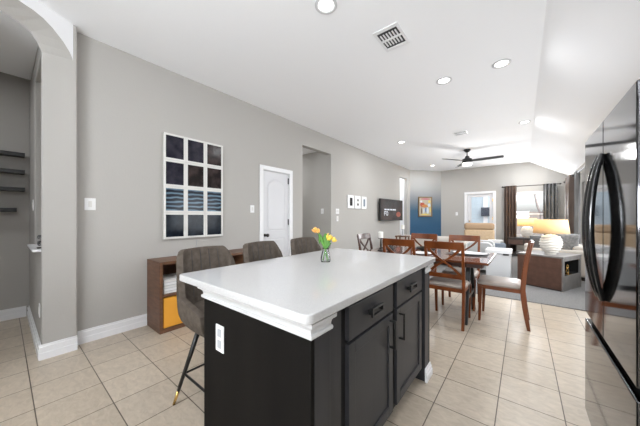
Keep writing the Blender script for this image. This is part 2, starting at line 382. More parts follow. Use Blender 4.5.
# interior door on the left wall
d1 = struct(thing('door_1', '', 'door', (LX, 0, 0)))
for k in ('label', 'category'): del d1[k]
def ring_panel(bm, y0, y1, z0, z1, arch, x, wdt=0.02):
    n = 10; pts = [(y0, z0), (y1, z0), (y1, z1-arch)]
    for i in range(1, n): 
        f = i/n; pts.append((y1+(y0-y1)*f, z1-arch+arch*math.sin(math.pi*f)))
    pts.append((y0, z1-arch))
    cy = (y0+y1)/2; cz = (z0+z1)/2
    inn = [(cy+(y-cy)*(1-2*wdt/(y1-y0)), cz+(z-cz)*(1-2*wdt/(z1-z0))) for y, z in pts]
    inn2 = [(cy+(y-cy)*(1-3.6*wdt/(y1-y0)), cz+(z-cz)*(1-3.6*wdt/(z1-z0))) for y, z in pts]
    loft(bm, [[(x, y, z) for y, z in pts], [(x-0.009, y, z) for y, z in inn], [(x, y, z) for y, z in inn2]], cap=False)
    bm.faces.new([bm.verts.new((x, y, z)) for y, z in inn2])
def door_leaf(bm, y0, y1, z0, z1, x, panels):
    # front skin with raised panels laid on
    box(bm, x-0.035, x, y0, y1, z0, z1)
    for (a, b, c, d, ar) in panels:
        ring_panel(bm, a, b, c, d, ar, x+0.006)
bm = bmesh.new(); door_leaf(bm, yd0+0.02, yd1-0.02, 0.01, zd-0.02, -0.02, [(yd0+0.12, yd1-0.12, 1.0, 1.92, 0.10), (yd0+0.12, yd1-0.12, 0.2, 0.88, 0.0)])
obj('door_leaf', bm, M['door'], d1)
bm = bmesh.new()
box(bm, 0, 0.02, yd0-0.06, yd0+0.01, 0, zd+0.06); box(bm, 0, 0.02, yd1-0.01, yd1+0.06, 0, zd+0.06); box(bm, 0, 0.02, yd0+0.01, yd1-0.01, zd-0.01, zd+0.06)
box(bm, -T, 0, yd0, yd0+0.018, 0, zd); box(bm, -T, 0, yd1-0.018, yd1, 0, zd); box(bm, -T, 0, yd0+0.018, yd1-0.018, zd-0.018, zd)
obj('door_frame', bm, M['trim'], d1, bevel=0.004)
for z in (0.3, 1.1, 1.86): boxes('hinge', [(-0.018, -0.004, yd1-0.034, yd1-0.014, z, z+0.11)], M['black'], d1)
bm = bmesh.new(); tube(bm, [(-0.02, yd0+0.075, 0.94), (0.02, yd0+0.075, 0.94), (0.03, yd0+0.075, 0.94), (0.055, yd0+0.075, 0.94), (0.062, yd0+0.075, 0.94)], [0.028, 0.012, 0.026, 0.03, 0.012], 14)
obj('door_knob', bm, M['bronze'], d1, smooth=True)

# glazed patio door
d2 = struct(thing('door_2', '', 'door', (0, FY, 0)))
for k in ('label', 'category'): del d2[k]
bm = bmesh.new()
for b in ((dx0-0.07, dx0+0.01, -0.02, 0, 0, dz+0.07), (dx1-0.01, dx1+0.07, -0.02, 0, 0, dz+0.07), (dx0+0.01, dx1-0.01, -0.02, 0, dz-0.01, dz+0.07),
          (dx0, dx0+0.02, 0, 0.13, 0, dz), (dx1-0.02, dx1, 0, 0.13, 0, dz), (dx0+0.02, dx1-0.02, 0, 0.13, dz-0.02, dz)): box(bm, *b)
obj('door_frame', bm, M['trim'], d2, bevel=0.004)
bm = bmesh.new()
gx0, gx1, gz0, gz1 = dx0+0.15, dx1-0.12, 0.25, 1.98
for b in ((dx0+0.025, gx0, 0.02, 0.06, 0.01, dz-0.025), (gx1, dx1-0.025, 0.02, 0.06, 0.01, dz-0.025), (gx0, gx1, 0.02, 0.06, 0.01, gz0), (gx0, gx1, 0.02, 0.06, gz1, dz-0.025)): box(bm, *b)
obj('door_leaf', bm, M['door'], d2, bevel=0.004)
boxes('door_glass', [(gx0, gx1, 0.036, 0.042, gz0, gz1)], M['glass'], d2)
bm = bmesh.new(); tube(bm, [(dx0+0.09, 0.02, 0.98), (dx0+0.09, -0.03, 0.98), (dx0+0.09, -0.055, 0.98)], [0.02, 0.012, 0.028], 12)
tube(bm, [(dx0+0.09, 0.02, 1.1), (dx0+0.09, -0.01, 1.1)], 0.024, 12)
obj('door_handle', bm, M['brass'], d2, smooth=True)
for z in (0.3, 1.15, 1.8): boxes('hinge', [(dx1-0.035, dx1-0.015, -0.005, 0.015, z, z+0.1)], M['brass'], d2)

# windows
def window(name, along, a0, a1, face, z0=0.62, z1=2.08, out=1):
    # along 'x' : in far wall; 'y' : in right wall
    r = struct(bpy.data.objects.new(name, None)); C.objects.link(r)
    def bb(bm, a, b, d0, d1, c, d):
        if along == 'x': box(bm, a, b, face+out*min(d0, d1) if out > 0 else face-max(d0, d1), face+max(d0, d1) if out > 0 else face-min(d0, d1), c, d)
        else: box(bm, face+d0, face+d1, a, b, c, d)
    bm = bmesh.new(); f = 0.045; zm = z0 + (z1-z0)*0.5
    for (a, b, c, d) in ((a0, a0+f, z0, z1), (a1-f, a1, z0, z1), (a0+f, a1-f, z0, z0+f), (a0+f, a1-f, z1-f, z1), (a0+f, a1-f, zm-0.022, zm+0.022)):
        bb(bm, a, b, 0.05, 0.10, c, d)
    obj('window_frame', bm, M['trim'], r)
    bm = bmesh.new(); bb(bm, a0+f, a1-f, 0.072, 0.078, z0+f, zm-0.022); obj('window_pane', bm, M['glass'], r)
    bm = bmesh.new(); bb(bm, a0+f, a1-f, 0.072, 0.078, zm+0.022, z1-f); obj('window_pane', bm, M['glass'], r)
    bm = bmesh.new(); bb(bm, a0-0.04, a1+0.04, -0.03, 0.05, z0-0.03, z0); obj('window_sill', bm, M['trim'], r)
    return r
window('window_1', 'x', wx0, wx1, FY)
window('window_2', 'y', 9.45, 10.4, FX)
window('window_3', 'y', 7.25, 8.70, FX)
window('window_5_added', 'y', 3.0, 4.4, FX)  # added window hidden by the refrigerator, an opening for the dining fill
window('window_6_added', 'y', 4.9, 6.3, FX)  # another added, hidden opening for the dining fill
window('window_4_added', 'x', -1.15, 0.95, -3.0, 0.8, 2.3, out=-1)  # added out of view behind the camera, opening for the near fill

# ------------------------------------------------------------------ outside
struct(boxes('ground_patio', [(-6, 9, FY+0.15, 22, -0.2, -0.02), (FX+0.26, 9, -6, FY+0.15, -0.2, -0.02), (-6, FX+0.26, -9, -3.31, -0.2, -0.02)], M['concrete']))
f = thing('patio_fence', 'pale weathered board fence seen beyond the living room window', 'fence', (0, 16.0, 0))
bm = bmesh.new()
for i in range(60): box(bm, -2.2+i*0.15, -2.2+i*0.15+0.14, 0, 0.02, 0, 1.5+0.01*(i % 3))
obj('board_panel', bm, M['fence'], f); boxes('rail', [(-2.2, 6.8, 0.02, 0.06, 0.4, 0.48), (-2.2, 6.8, 0.02, 0.06, 1.2, 1.28)], M['fence'], f)
# leafless tree beyond the window
tr = thing('bare_tree', 'bare branching tree outside the living room window', 'tree', (0.7, 15.0, 0))
bm = bmesh.new(); rr = random.Random(3)
def branch(p, d, L, r, n):
    q = p + d*L; tube(bm, [p, (p+q)/2 + Vector((rr.uniform(-.03, .03), rr.uniform(-.03, .03), 0)), q], [r, r*0.85, r*0.65], 5)
    if n == 0: return
    for k in range(3):
        nd = (d + Vector((rr.uniform(-.9, .9), rr.uniform(-.7, .7), rr.uniform(-.2, .5)))).normalized(); branch(q, nd, L*0.72, r*0.55, n-1)
branch(Vector((0, 0, 0)), Vector((-0.05, 0, 1)), 1.3, 0.09, 4)
obj('tree_limbs', bm, M['bark'], tr)
hs = thing('covered_patio_wall', 'pale blue siding wall of the patio seen through the glazed door', 'wall', (-1.6, 13.6, 0))
bm = bmesh.new()
for i in range(16): box(bm, -0.75, 1.1, 0, 0.10-0.004*(i % 2), i*0.17, i*0.17+0.165)
obj('siding', bm, M['cabinet_side'], hs); boxes('corner_board', [(0.2, 0.36, -0.03, 0, 0, 2.7)], M['trim'], hs)
g_ = tag(boxes('wall_television', [(-1.48, -0.86, 13.45, 13.52, 1.28, 1.68)], M['blue_art'], bevel=0.01), 'dark blue outdoor screen on the siding wall beyond the glazed door', 'screen')
boxes('bracket', [(-1.25, -1.1, 13.52, 13.572, 1.4, 1.56)], M['black'], g_)

# ------------------------------------------------------------------ kitchen island
isl = thing('kitchen_island', 'large island with dark charcoal cabinets and a white quartz worktop', 'kitchen island', (0, 0, 0))
IX0, IX1, IY0, IY1 = -1.335, -0.58, 0.675, 2.12
bm = bmesh.new()
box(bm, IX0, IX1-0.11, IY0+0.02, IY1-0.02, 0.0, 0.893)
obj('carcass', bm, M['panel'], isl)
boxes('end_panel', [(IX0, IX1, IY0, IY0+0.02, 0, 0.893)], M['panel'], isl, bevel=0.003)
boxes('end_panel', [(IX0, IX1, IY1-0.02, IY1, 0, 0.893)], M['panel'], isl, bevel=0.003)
# worktop with a rounded edge
x0, x1, y0, y1 = -1.512, -0.54, 0.614, 2.16
pts = []
for (cx, cy, a) in ((x1, y0, -90), (x1, y1, 0), (x0, y1, 90), (x0, y0, 180)):
    rad = 0.028; ccx = cx - rad if cx == x1 else cx + rad; ccy = cy - rad if cy == y1 else cy + rad
    for i in range(6): pts.append((ccx+rad*math.cos(R(a+i*18)), ccy+rad*math.sin(R(a+i*18))))
bm = bmesh.new(); prism(bm, pts, 0.895, 0.93); obj('worktop', bm, M['quartz'], isl, bevel=0.005, seg=3)
# corner posts
for ya, yb in ((IY0+0.02, 0.79), (2.0, IY1-0.02)):
    bm = bmesh.new(); box(bm, IX1-0.11, IX1, ya, yb, 0, 0.893)
    obj('corner_post', bm, M['espresso'], isl, bevel=0.003)
# crown moulding under the worktop, white
def molding(name, path, prof, m):
    # path: list of xy corner points offset outward by prof distance via given outward dirs
    bm = bmesh.new(); rings = []
    for (px, py, ox, oy) in path: rings.append([(px+ox*d, py+oy*d, z) for d, z in prof])
    loft(bm, rings); return obj(name, bm, m, isl)
crown = [(0, 0.822), (0.009, 0.822), (0.011, 0.830), (0.009, 0.836), (0.003, 0.838), (0.003, 0.846), (0.006, 0.856), (0.013, 0.864), (0.022, 0.869), (0.024, 0.872), (0.024, 0.884), (0.014, 0.885), (0.014, 0.8945), (0, 0.8945)]
molding('crown_moulding', [(IX0, IY1, -1, 0), (IX0, IY0, -1, -1), (IX1, IY0, 1, -1), (IX1, 0.79, 1, 0.4)], crown, M['crown'])
molding('crown_moulding', [(IX1, 2.0, 1, -0.2), (IX1, IY1, 1, 1), (IX0, IY1, 0, 1)], crown, M['crown'])
basep = [(0, 0), (0.018, 0), (0.018, 0.05), (0.013, 0.055), (0.013, 0.075), (0.008, 0.08), (0.006, 0.10), (0, 0.10)]
molding('base_moulding', [(IX0, IY1, -1, 0), (IX0, IY0, -1, -1), (IX1, IY0, 1, -1), (IX1, 0.79, 1, 0.4)], basep, M['trim'])
molding('base_moulding', [(IX1, 1.995, 1, -0.2), (IX1, IY1, 1, 1), (IX0, IY1, 0, 1)], basep, M['trim'])
# cabinet front frame
CX = IX1 - 0.035
bm = bmesh.new()
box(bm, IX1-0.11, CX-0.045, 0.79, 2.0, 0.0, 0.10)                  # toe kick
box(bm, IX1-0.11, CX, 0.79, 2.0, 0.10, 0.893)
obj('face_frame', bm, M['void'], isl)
boxes('filler_panel', [(CX, CX+0.008, 0.79, 0.905, 0.10, 0.893)], M['espresso'], isl, bevel=0.002)
def shaker(name, y0, y1, z0, z1, frame=0.055, flat=False):
    bm = bmesh.new(); xb, xf = CX, CX+0.022
    if flat: box(bm, xb, xf, y0, y1, z0, z1)
    else:
        box(bm, xb, xf-0.009, y0+0.01, y1-0.01, z0+0.01, z1-0.01)
        for b in ((y0, y0+frame, z0, z1), (y1-frame, y1, z0, z1), (y0+frame, y1-frame, z0, z0+frame), (y0+frame, y1-frame, z1-frame, z1)): box(bm, xb, xf, *b)
    return obj(name, bm, M['espresso'], isl, bevel=0.002)
def pull(parent, y0, y1, z0, z1, vertical):
    xf = CX+0.022; bm = bmesh.new(); s = 0.011
    if vertical:
        box(bm, xf+0.026, xf+0.038, y0, y0+s, z0, z1); box(bm, xf, xf+0.026, y0, y0+s, z0, z0+s); box(bm, xf, xf+0.026, y0, y0+s, z1-s, z1)
    else:
        for b in ((xf+0.014, xf+0.026, y0, y1, z1-s, z1), (xf+0.014, xf+0.026, y0, y1, z0, z0+s),
                  (xf, xf+0.026, y0, y0+0.012, z0+s, z1-s), (xf, xf+0.026, y1-0.012, y1, z0+s, z1-s)): box(bm, *b)
    return obj('handle', bm, M['black'], parent, bevel=0.0015)
for (a, b, hy) in ((0.945, 1.425, 1.375), (1.485, 1.965, 1.515)):
    dr = shaker('drawer', a, b, 0.705, 0.855, flat=True)
    m_ = (a+b)/2; pull(dr, m_-0.062, m_+0.062, 0.758, 0.804, False)
    dd = shaker('cabinet_door', a, b, 0.115, 0.690)
    pull(dd, hy, hy+0.011, 0.505, 0.665, True)
# outlet on the end panel
op = boxes('outlet', [(-1.205, -1.135, IY0-0.006, IY0-0.0005, 0.585, 0.715)], M['white'], isl, bevel=0.002)
boxes('socket', [(-1.187, -1.153, IY0-0.008, IY0-0.006, 0.602, 0.642), (-1.187, -1.153, IY0-0.008, IY0-0.006, 0.658, 0.698)], M['grey_plastic'], op, bevel=0.001)

# ------------------------------------------------------------------ bar stools (facing +x, towards the island)
def make_stool(label, loc):
    t = thing('bar_stool', label, 'bar stool', loc, 0, 'bar stools along the island')
    # wrap-around shell: U path around the seat, back at -x
    nU, nV = 33, 12
    def path(s):   # s in -1..1
        a = abs(s); sg = 1 if s >= 0 else -1
        if a < 0.36: return (-0.185 + 0.02*(a/0.36)**2, sg*0.160*(a/0.36))
        if a < 0.6:
            q = (a-0.36)/0.24*math.pi/2; return (-0.165+0.055*(1-math.cos(q)) , sg*(0.160+0.047*math.sin(q)))
        q = (a-0.6)/0.4; return (-0.11+0.27*q, sg*(0.207-0.005*q))
    def top(s):
        a = abs(s)
        if a < 0.36: return 1.03 - 0.004*(a/0.36)**2
        if a < 0.62:
            q = (a-0.36)/0.26; return 0.73+0.296*math.sqrt(max(0, 1-q**2.2))
        q = (a-0.62)/0.38; return 0.73-0.06*q
    bm = bmesh.new(); grid = []
    for i in range(nU):
        s = -1+2*i/(nU-1); px, py = path(s); tp = top(s); row = []
        for j in range(nV):
            v = j/(nV-1); z = 0.52+(tp-0.52)*v
            pin = 1-0.32*(1-min(1, (z-0.52)/0.13))**2      # tucks in at the bottom
            lean = -0.075*max(0, (z-0.62)/0.41)*(1 if abs(s) < 0.62 else 0.5)
            wdt = 1-0.10*max(0, (z-0.75)/0.28)
            row.append(bm.verts.new((px*pin+lean, py*pin*wdt, z)))
        grid.append(row)
    for i in range(nU-1):
        for j in range(nV-1): bm.faces.new((grid[i][j], grid[i+1][j], grid[i+1][j+1], grid[i][j+1]))
    sh = obj('backrest', bm, M['suede'], t, smooth=True)
    so = sh.modifiers.new('thick', 'SOLIDIFY'); so.thickness = 0.042; so.offset = 0
    bv = sh.modifiers.new('bev', 'BEVEL'); bv.width = 0.014; bv.segments = 3; bv.angle_limit = R(50)
    # channel stitching on the back
    bm = bmesh.new()
    for k in (-0.105, -0.035, 0.035, 0.105):
        pts = []
        for j in range(9):
            z = 0.70+(1.015-0.70)*j/8; lean = -0.075*max(0, (z-0.62)/0.41)
            pts.append((-0.185+0.02*(k/0.165)**2+lean+0.0225, k*(1-0.10*max(0, (z-0.75)/0.28)), z))
        tube(bm, pts, 0.0022, 5)
    obj('stitching', bm, M['charcoal_shell'], sh)
    # seat cushion
    bm = bmesh.new()
    def ring(k, z):
        return [(0.01+k*0.185*math.copysign(abs(math.cos(a))**0.7, math.cos(a)), k*0.182*math.copysign(abs(math.sin(a))**0.7, math.sin(a)), z) for a in [2*math.pi*i/28 for i in range(28)]]
    loft(bm, [ring(0.7, 0.52), ring(0.93, 0.55), ring(1.0, 0.60), ring(0.99, 0.645), ring(0.90, 0.668), ring(0.5, 0.675)])
    obj('seat', bm, M['suede'], t, smooth=True)
    boxes('under_plate', [(-0.11, 0.11, -0.11, 0.11, 0.50, 0.522)], M['black'], t)
    for sx in (-1, 1):
        for sy in (-1, 1):
            bm = bmesh.new(); top_ = Vector((sx*0.10, sy*0.10, 0.51)); ft = Vector((sx*0.217, sy*0.217, 0.0))
            k = 0.82; mid = top_.lerp(ft, k); tube(bm, [top_, mid], [0.017, 0.0115], 12)
            lg = obj('leg', bm, M['black'], t, smooth=True)
            bm = bmesh.new(); tube(bm, [mid, ft], [0.0108, 0.008], 12); obj('leg_tip', bm, M['brass'], lg, smooth=True, label='brass leg tip')
    bm = bmesh.new(); k = 0.60; a = 0.10+0.117*k; z = 0.51*(1-k)
    cs = [(-a, -a), (a, -a), (a, a), (-a, a)]
    for i in range(4):
        p, q = cs[i], cs[(i+1) % 4]; tube(bm, [(p[0], p[1], z), (q[0], q[1], z)], 0.0075, 8)
    obj('footrest', bm, M['black'], t)
    return t
st = make_stool('nearest grey-brown upholstered bar stool, its black leg and brass tip in view', (-1.60, 0.93, 0))
dup(st, (-1.60, 1.45, 0), R(2), 'middle bar stool of the three, grey-brown back rising between bookcase and island')
dup(st, (-1.60, 2.00, 0), R(-3), 'farthest bar stool, grey-brown back beside the tulips, in front of the hall opening')

# ------------------------------------------------------------------ bookcase
bx, by = -3.395, 1.045
bk = thing('bookcase', 'low walnut cube bookcase standing against the left wall', 'bookcase', (bx, by, 0))
D, L_, HT, th = 0.385, 1.42, 0.765, 0.03
bm = bmesh.new()
box(bm, 0, D, 0, L_, 0, 0.045); box(bm, 0, D, 0, L_, HT-th, HT)
n = 4; cw = (L_-th)/n
for i in range(n+1): box(bm, 0, D-(0 if i in (0, n) else 0.004), i*cw, i*cw+th, 0.045, HT-th)
for i in range(n): box(bm, 0, D-0.004, i*cw+th, (i+1)*cw, 0.385, 0.41)
box(bm, 0.002, 0.012, th, L_-th, 0.045, HT-th)
obj('cabinet_body', bm, [M['walnut']], bk, bevel=0.002)
# orange bin
o = boxes('storage_bin', [(bx+0.05, bx+D-0.008, by+th+0.01, by+cw-0.01, 0.046, 0.37)], M['orange'], None, bevel=0.008)
tag(o, 'orange fabric storage bin in the lower left cube of the bookcase', 'storage bin')
boxes('handle_hole', [(bx+D-0.009, bx+D-0.006, by+cw/2+0.03, by+cw/2+0.09, 0.29, 0.32)], M['void'], o)
# stacked magazines
zc = 0.4105
for i in range(5):
    h_ = 0.030; o = boxes('magazine_stack' if False else 'binder', [(bx+0.06, bx+D-0.03-0.006*(i % 2), by+th+0.02, by+cw-0.02-0.01*(i % 3), zc, zc+h_)], M['paper'] if i % 2 == 0 else M['white'], None, bevel=0.004)
    boxes('spine_gap', [(bx+D-0.0302-0.006*(i % 2), bx+D-0.0285-0.006*(i % 2), by+th+0.02, by+cw-0.02-0.01*(i % 3), zc+h_-0.006, zc+h_-0.002)], M['grey_plastic'], o)
    tag(o, ['bottom white binder of the stack in the bookcase', 'second white binder from the bottom of the bookcase stack', 'middle white binder of the stack above the orange bin',
            'second white binder from the top of the bookcase stack', 'topmost white binder of the stack in the bookcase'][i], 'binder', 'white binders stacked in the bookcase')
    zc += h_+0.0008
o = boxes('storage_bin', [(bx+0.05, bx+D-0.02, by+3*cw+th+0.03, by+4*cw-0.02, 0.411, 0.66)], M['bluegrey'], None, bevel=0.008)
tag(o, 'blue-grey box in the upper right cube of the bookcase', 'box')
boxes('lid', [(bx+0.045, bx+D-0.015, by+3*cw+th+0.025, by+4*cw-0.015, 0.661, 0.69)], M['white'], o)

# ------------------------------------------------------------------ wall art: twelve framed photos
ay0, ay1, az0, az1 = 1.15, 1.95, 1.03, 2.06
def wall_y(u):
    rx = -0.6243+(u-320)/254*0.7812; ry = 0.7812+(u-320)/254*0.6243; return ry*(LX/rx)
ay0, ay1 = wall_y(161.5)+0.01, wall_y(221.6)
cols, rows = 3, 4; cwid = (ay1-ay0)/cols
az1 = 2.275; az0 = 0.98; rh = (az1-az0)/rows
kinds = [['dusk', 'dusk', 'brown'], ['dusk', 'brown', 'brown'], ['stripe']*3, ['deep']*3]
rown = ['top', 'second', 'third', 'bottom']; coln = ['left', 'middle', 'right']
for r_ in range(rows):
    for c_ in range(cols):
        yc = ay0+(c_+0.5)*cwid; zc = az1-(r_+0.5)*rh; hw, hh = cwid/2-0.001, rh/2-0.001
        t = thing('picture_frame', f'white-framed dark square photo, {rown[r_]} row, {coln[c_]} column of the twelve-photo wall grid', 'picture frame', (LX+0.004, yc, zc), 0, 'grid of twelve framed photos above the bookcase')
        bm = bmesh.new(); fw = 0.024
        for b in ((-hw, -hw+fw, -hh, hh), (hw-fw, hw, -hh, hh), (-hw+fw, hw-fw, -hh, -hh+fw), (-hw+fw, hw-fw, hh-fw, hh)): box(bm, 0, 0.035, *b)
        obj('frame', bm, M['offwhite'], t, bevel=0.0015)
        boxes('photo', [(0.0, 0.028, -hw+fw, hw-fw, -hh+fw, hh-fw)], photo_mat('photo_print', kinds[r_][c_], r_*3+c_), t)
bm = bmesh.new(); yc = (ay0+ay1)/2+0.02
tube(bm, [(LX+0.008, yc, az0-0.005), (LX+0.008, yc+0.004, 0.92), (LX+0.008, yc-0.004, 0.84), (LX+0.008, yc, 0.775)], 0.004, 6)
tag(obj('power_cord', bm, M['grey_plastic']), 'thin grey cord hanging below the photo grid to the bookcase', 'cord')

# ------------------------------------------------------------------ wall plates
def plate(loc, face, label, name='light_switch', w_=0.075, h_=0.12, n=1):
    t = thing(name, label, 'switch', loc); g = 0.001
    rock = []
    for i in range(n):
        c0 = (i-(n-1)/2)*0.045
        rock.append(c0)
    if face == 'x':
        boxes('plate', [(g, g+0.006, -w_/2, w_/2, -h_/2, h_/2)], M['white'], t, bevel=0.002)
        for c0 in rock: boxes('toggle', [(g+0.006, g+0.010, c0-0.013, c0+0.013, -0.03, 0.03)], M['offwhite'], t, bevel=0.001)
    else:
        boxes('plate', [(-w_/2, w_/2, -g-0.006, -g, -h_/2, h_/2)], M['white'], t, bevel=0.002)
        for c0 in rock: boxes('toggle', [(c0-0.013, c0+0.013, -g-0.010, -g-0.006, -0.03, 0.03)], M['offwhite'], t, bevel=0.001)
    return t
plate((LX, 0.553, 1.38), 'x', 'white switch plate on the wall just right of the arch pillar', n=1, w_=0.085)
plate((LX, 2.515, 1.38), 'x', 'white switch plate between the photo grid and the white door')
plate((LX, 4.92, 1.385), 'x', 'upper double switch plate right of the hall opening', n=2, w_=0.13)
plate((LX, 4.92, 1.21), 'x', 'lower small plate right of the hall opening, under the double one')
plate((-3.66, 4.67, 1.385), 'y', 'switch plate on the dim wall inside the hall opening')
plate((-1.97, FY, 1.37), 'y', 'small switch plate left of the glazed patio door')
plate((-3.44, PY0, 0.40), 'y', 'low outlet plate on the inner face of the arch pillar', name='outlet')
plate((-4.2, PY0, 1.38), 'y', 'switch plate inside the side room behind the arch pillar')

# ------------------------------------------------------------------ side room
for i, (z, ye) in enumerate(((2.01, 0.175), (1.80, 0.175), (1.585, 0.175), (1.335, 0.11))):
    o = boxes('floating_shelf', [(-4.898, -4.76, -1.0, ye, z-0.022, z+0.022)], M['black'], None, bevel=0.002)
    tag(o, ['topmost black floating shelf in the side room', 'second black floating shelf from the top in the side room', 'third black floating shelf from the top in the side room',
            'lowest, shorter black floating shelf in the side room'][i], 'shelf', 'black floating shelves')
o = struct(boxes('trim_niche_sill', [(nx0-0.03, nx1-0.003, 0.165, 0.399, 0.94, 0.96)], M['trim'], bevel=0.004))
t = thing('scroll_ornament', 'small black scrolled metal ornament on the white niche sill', 'ornament', (-3.50, 0.235, 0.9605))
bm = bmesh.new()
for k, (a, s) in enumerate(((0, 1), (1.2, -1), (2.4, 1))):
    pts = [(0.03*math.cos(a)*q/10*s + 0.028*math.sin(q*0.9), 0.03*math.sin(q*0.8+a), 0.012+0.11*q/14) for q in range(15)]
    tube(bm, pts, 0.004, 6)
obj('scroll', bm, M['black'], t); boxes('base', [(-0.035, 0.035, -0.035, 0.035, 0, 0.010)], M['black'], t, bevel=0.002)

# ------------------------------------------------------------------ small frames on the left wall
for i, (a, b, k) in enumerate(((5.345, 5.64, 'dark'), (5.685, 5.97, 'mid'), (6.04, 6.30, 'grey'))):
    hw = (b-a)/2; t = thing('picture_frame', ['white mat frame with a black print, left of three small frames', 'white mat frame with a pale figure print, middle of three small frames',
                             'white mat frame with a grey print, right of three small frames beside the television'][i], 'picture frame', (LX+0.002, (a+b)/2, 1.635), 0, 'three small frames in a row')
    boxes('frame', [(0, 0.025, -hw, hw, -0.165, 0.165)], M['trim'], t, bevel=0.004)
    bm = bmesh.new(); box(bm, 0.025, 0.0265, -hw*0.42, hw*0.42, -0.10, 0.10, 0)
    if k == 'mid': box(bm, 0.0265, 0.0275, -hw*0.3, hw*0.3, -0.085, -0.03, 1); box(bm, 0.0265, 0.0275, -hw*0.22, hw*0.22, 0.03, 0.08, 1)
    obj('print', bm, [{'dark': M['void'], 'mid': M['paper'], 'grey': M['bluegrey']}[k], M['charcoal_shell']], t)

# ------------------------------------------------------------------ television
def scr_mat():
    m = bpy.data.materials.new('screen_picture'); m.use_nodes = True; t = m.node_tree; b = t.nodes['Principled BSDF']
    b.inputs['Roughness'].default_value = 0.12; b.inputs['Base Color'].default_value = (0.01, 0.008, 0.008, 1)
    tc = t.nodes.new('ShaderNodeTexCoord'); n = t.nodes.new('ShaderNodeTexNoise'); n.inputs['Scale'].default_value = 2.2; n.inputs['Detail'].default_value = 4
    t.links.new(tc.outputs['Object'], n.inputs['Vector']); r = t.nodes.new('ShaderNodeValToRGB')
    r.color_ramp.elements[0].position = 0.4; r.color_ramp.elements[0].color = (0.008, 0.006, 0.006, 1)
    r.color_ramp.elements[1].position = 0.8; r.color_ramp.elements[1].color = (0.07, 0.035, 0.03, 1)
    t.links.new(n.outputs['Fac'], r.inputs[0]); t.links.new(r.outputs[0], b.inputs['Emission Color']); b.inputs['Emission Strength'].default_value = 0.8
    return m
M['screen'] = scr_mat(); M['glyph'] = mat('screen_text', (0.3, 0.3, 0.3), 0.5, emit=((0.75, 0.8, 0.9), 0.7)); M['glyphred'] = mat('screen_red', (0.2, 0.05, 0.03), 0.5, emit=((0.20, 0.065, 0.04), 0.5))
tv = thing('television', 'flat black television on a wall arm showing a dark menu screen', 'television', (-3.24, 7.74, 1.135), R(-4))
boxes('case', [(-0.06, 0.0, -0.74, 0.74, 0, 0.67)], M['black'], tv, bevel=0.006)
scn = boxes('screen', [(0.0005, 0.002, -0.725, 0.725, 0.02, 0.655)], M['screen'], tv)
bm = bmesh.new()
for y, wd in ((-0.52, 0.09), (-0.41, 0.05), (-0.34, 0.12), (-0.19, 0.07), (-0.10, 0.10), (0.03, 0.12), (0.17, 0.06)): box(bm, 0.002, 0.003, y, y+wd, 0.325, 0.365)
# two white letters under the first line
for b in ((-0.52, -0.495, 0.16, 0.29), (-0.495, -0.43, 0.265, 0.29), (-0.495, -0.445, 0.215, 0.24), (-0.39, -0.365, 0.16, 0.29), (-0.365, -0.31, 0.265, 0.29), (-0.365, -0.31, 0.16, 0.185), (-0.31, -0.29, 0.185, 0.265)): box(bm, 0.002, 0.003, *b)
obj('screen_text', bm, M['glyph'], scn)
bm = bmesh.new()
tubepts = [(0.0022, 0.42+0.16*math.cos(a*math.pi/10), 0.20+0.085*math.sin(a*math.pi/10)) for a in range(20)]
fa = bm.faces.new([bm.verts.new(p) for p in tubepts]); obj('screen_picture', bm, M['glyphred'], scn)
boxes('wall_arm', [(-0.165, -0.06, -0.15, 0.15, 0.22, 0.44)], M['black'], tv)

# ------------------------------------------------------------------ colourful picture on the blue wall
dvec = Vector((-2.52-LX, FY-9.84, 0)).normalized(); nvec = Vector((dvec.y, -dvec.x, 0)); ang = math.atan2(dvec.y, dvec.x)
cpos = Vector((LX, 9.84, 0)) + dvec*0.62 + nvec*0.003
t = thing('framed_painting', 'colourful abstract painting in a gold frame on the blue corner wall', 'painting', (cpos.x, cpos.y, 1.65), ang)
hw, hh = 0.285, 0.385
boxes('frame', [(-hw, -hw+0.035, -0.035, 0, -hh, hh), (hw-0.035, hw, -0.035, 0, -hh, hh), (-hw+0.035, hw-0.035, -0.035, 0, -hh, -hh+0.035), (-hw+0.035, hw-0.035, -0.035, 0, hh-0.035, hh)], M['gold'], t, bevel=0.004)
def blob_mats():
    cs = [(0.42, 0.37, 0.29), (0.42, 0.07, 0.04), (0.50, 0.20, 0.05), (0.55, 0.62, 0.68), (0.10, 0.07, 0.06), (0.70, 0.55, 0.12), (0.45, 0.16, 0.18), (0.14, 0.20, 0.34)]
    return [mat(f'paint_{i}', c, 0.6) for i, c in enumerate(cs)]
bm = bmesh.new(); box(bm, -hw+0.035, hw-0.035, -0.020, 0, -hh+0.035, hh-0.035, 0)
rp = random.Random(4)
def blob(cx, cz, rx_, rz_, mi, lay):
    n = 14; fc = bm.faces.new([bm.verts.new((cx+rx_*math.cos(2*math.pi*i/n)*rp.uniform(.8, 1.15), -0.021-0.0004*lay, cz+rz_*math.sin(2*math.pi*i/n)*rp.uniform(.8, 1.15))) for i in range(n)]); fc.material_index = mi
for i, a in enumerate([(0, 0.30, 0.22, 0.035, 6), (-0.12, 0.07, 0.10, 0.09, 1), (-0.02, 0.03, 0.14, 0.06, 2), (0.12, 0.12, 0.09, 0.08, 0), (0.16, 0.06, 0.06, 0.07, 3), (-0.16, -0.17, 0.022, 0.14, 4), (-0.06, -0.16, 0.03, 0.12, 3),
                      (0.02, -0.12, 0.035, 0.10, 7), (0.10, -0.15, 0.05, 0.13, 3), (0.20, -0.12, 0.028, 0.12, 5), (0, -0.30, 0.2, 0.025, 5), (0.17, 0.2, 0.05, 0.05, 5), (-0.17, 0.2, 0.05, 0.04, 3)]): blob(*a, i)
obj('canvas', bm, blob_mats(), t)

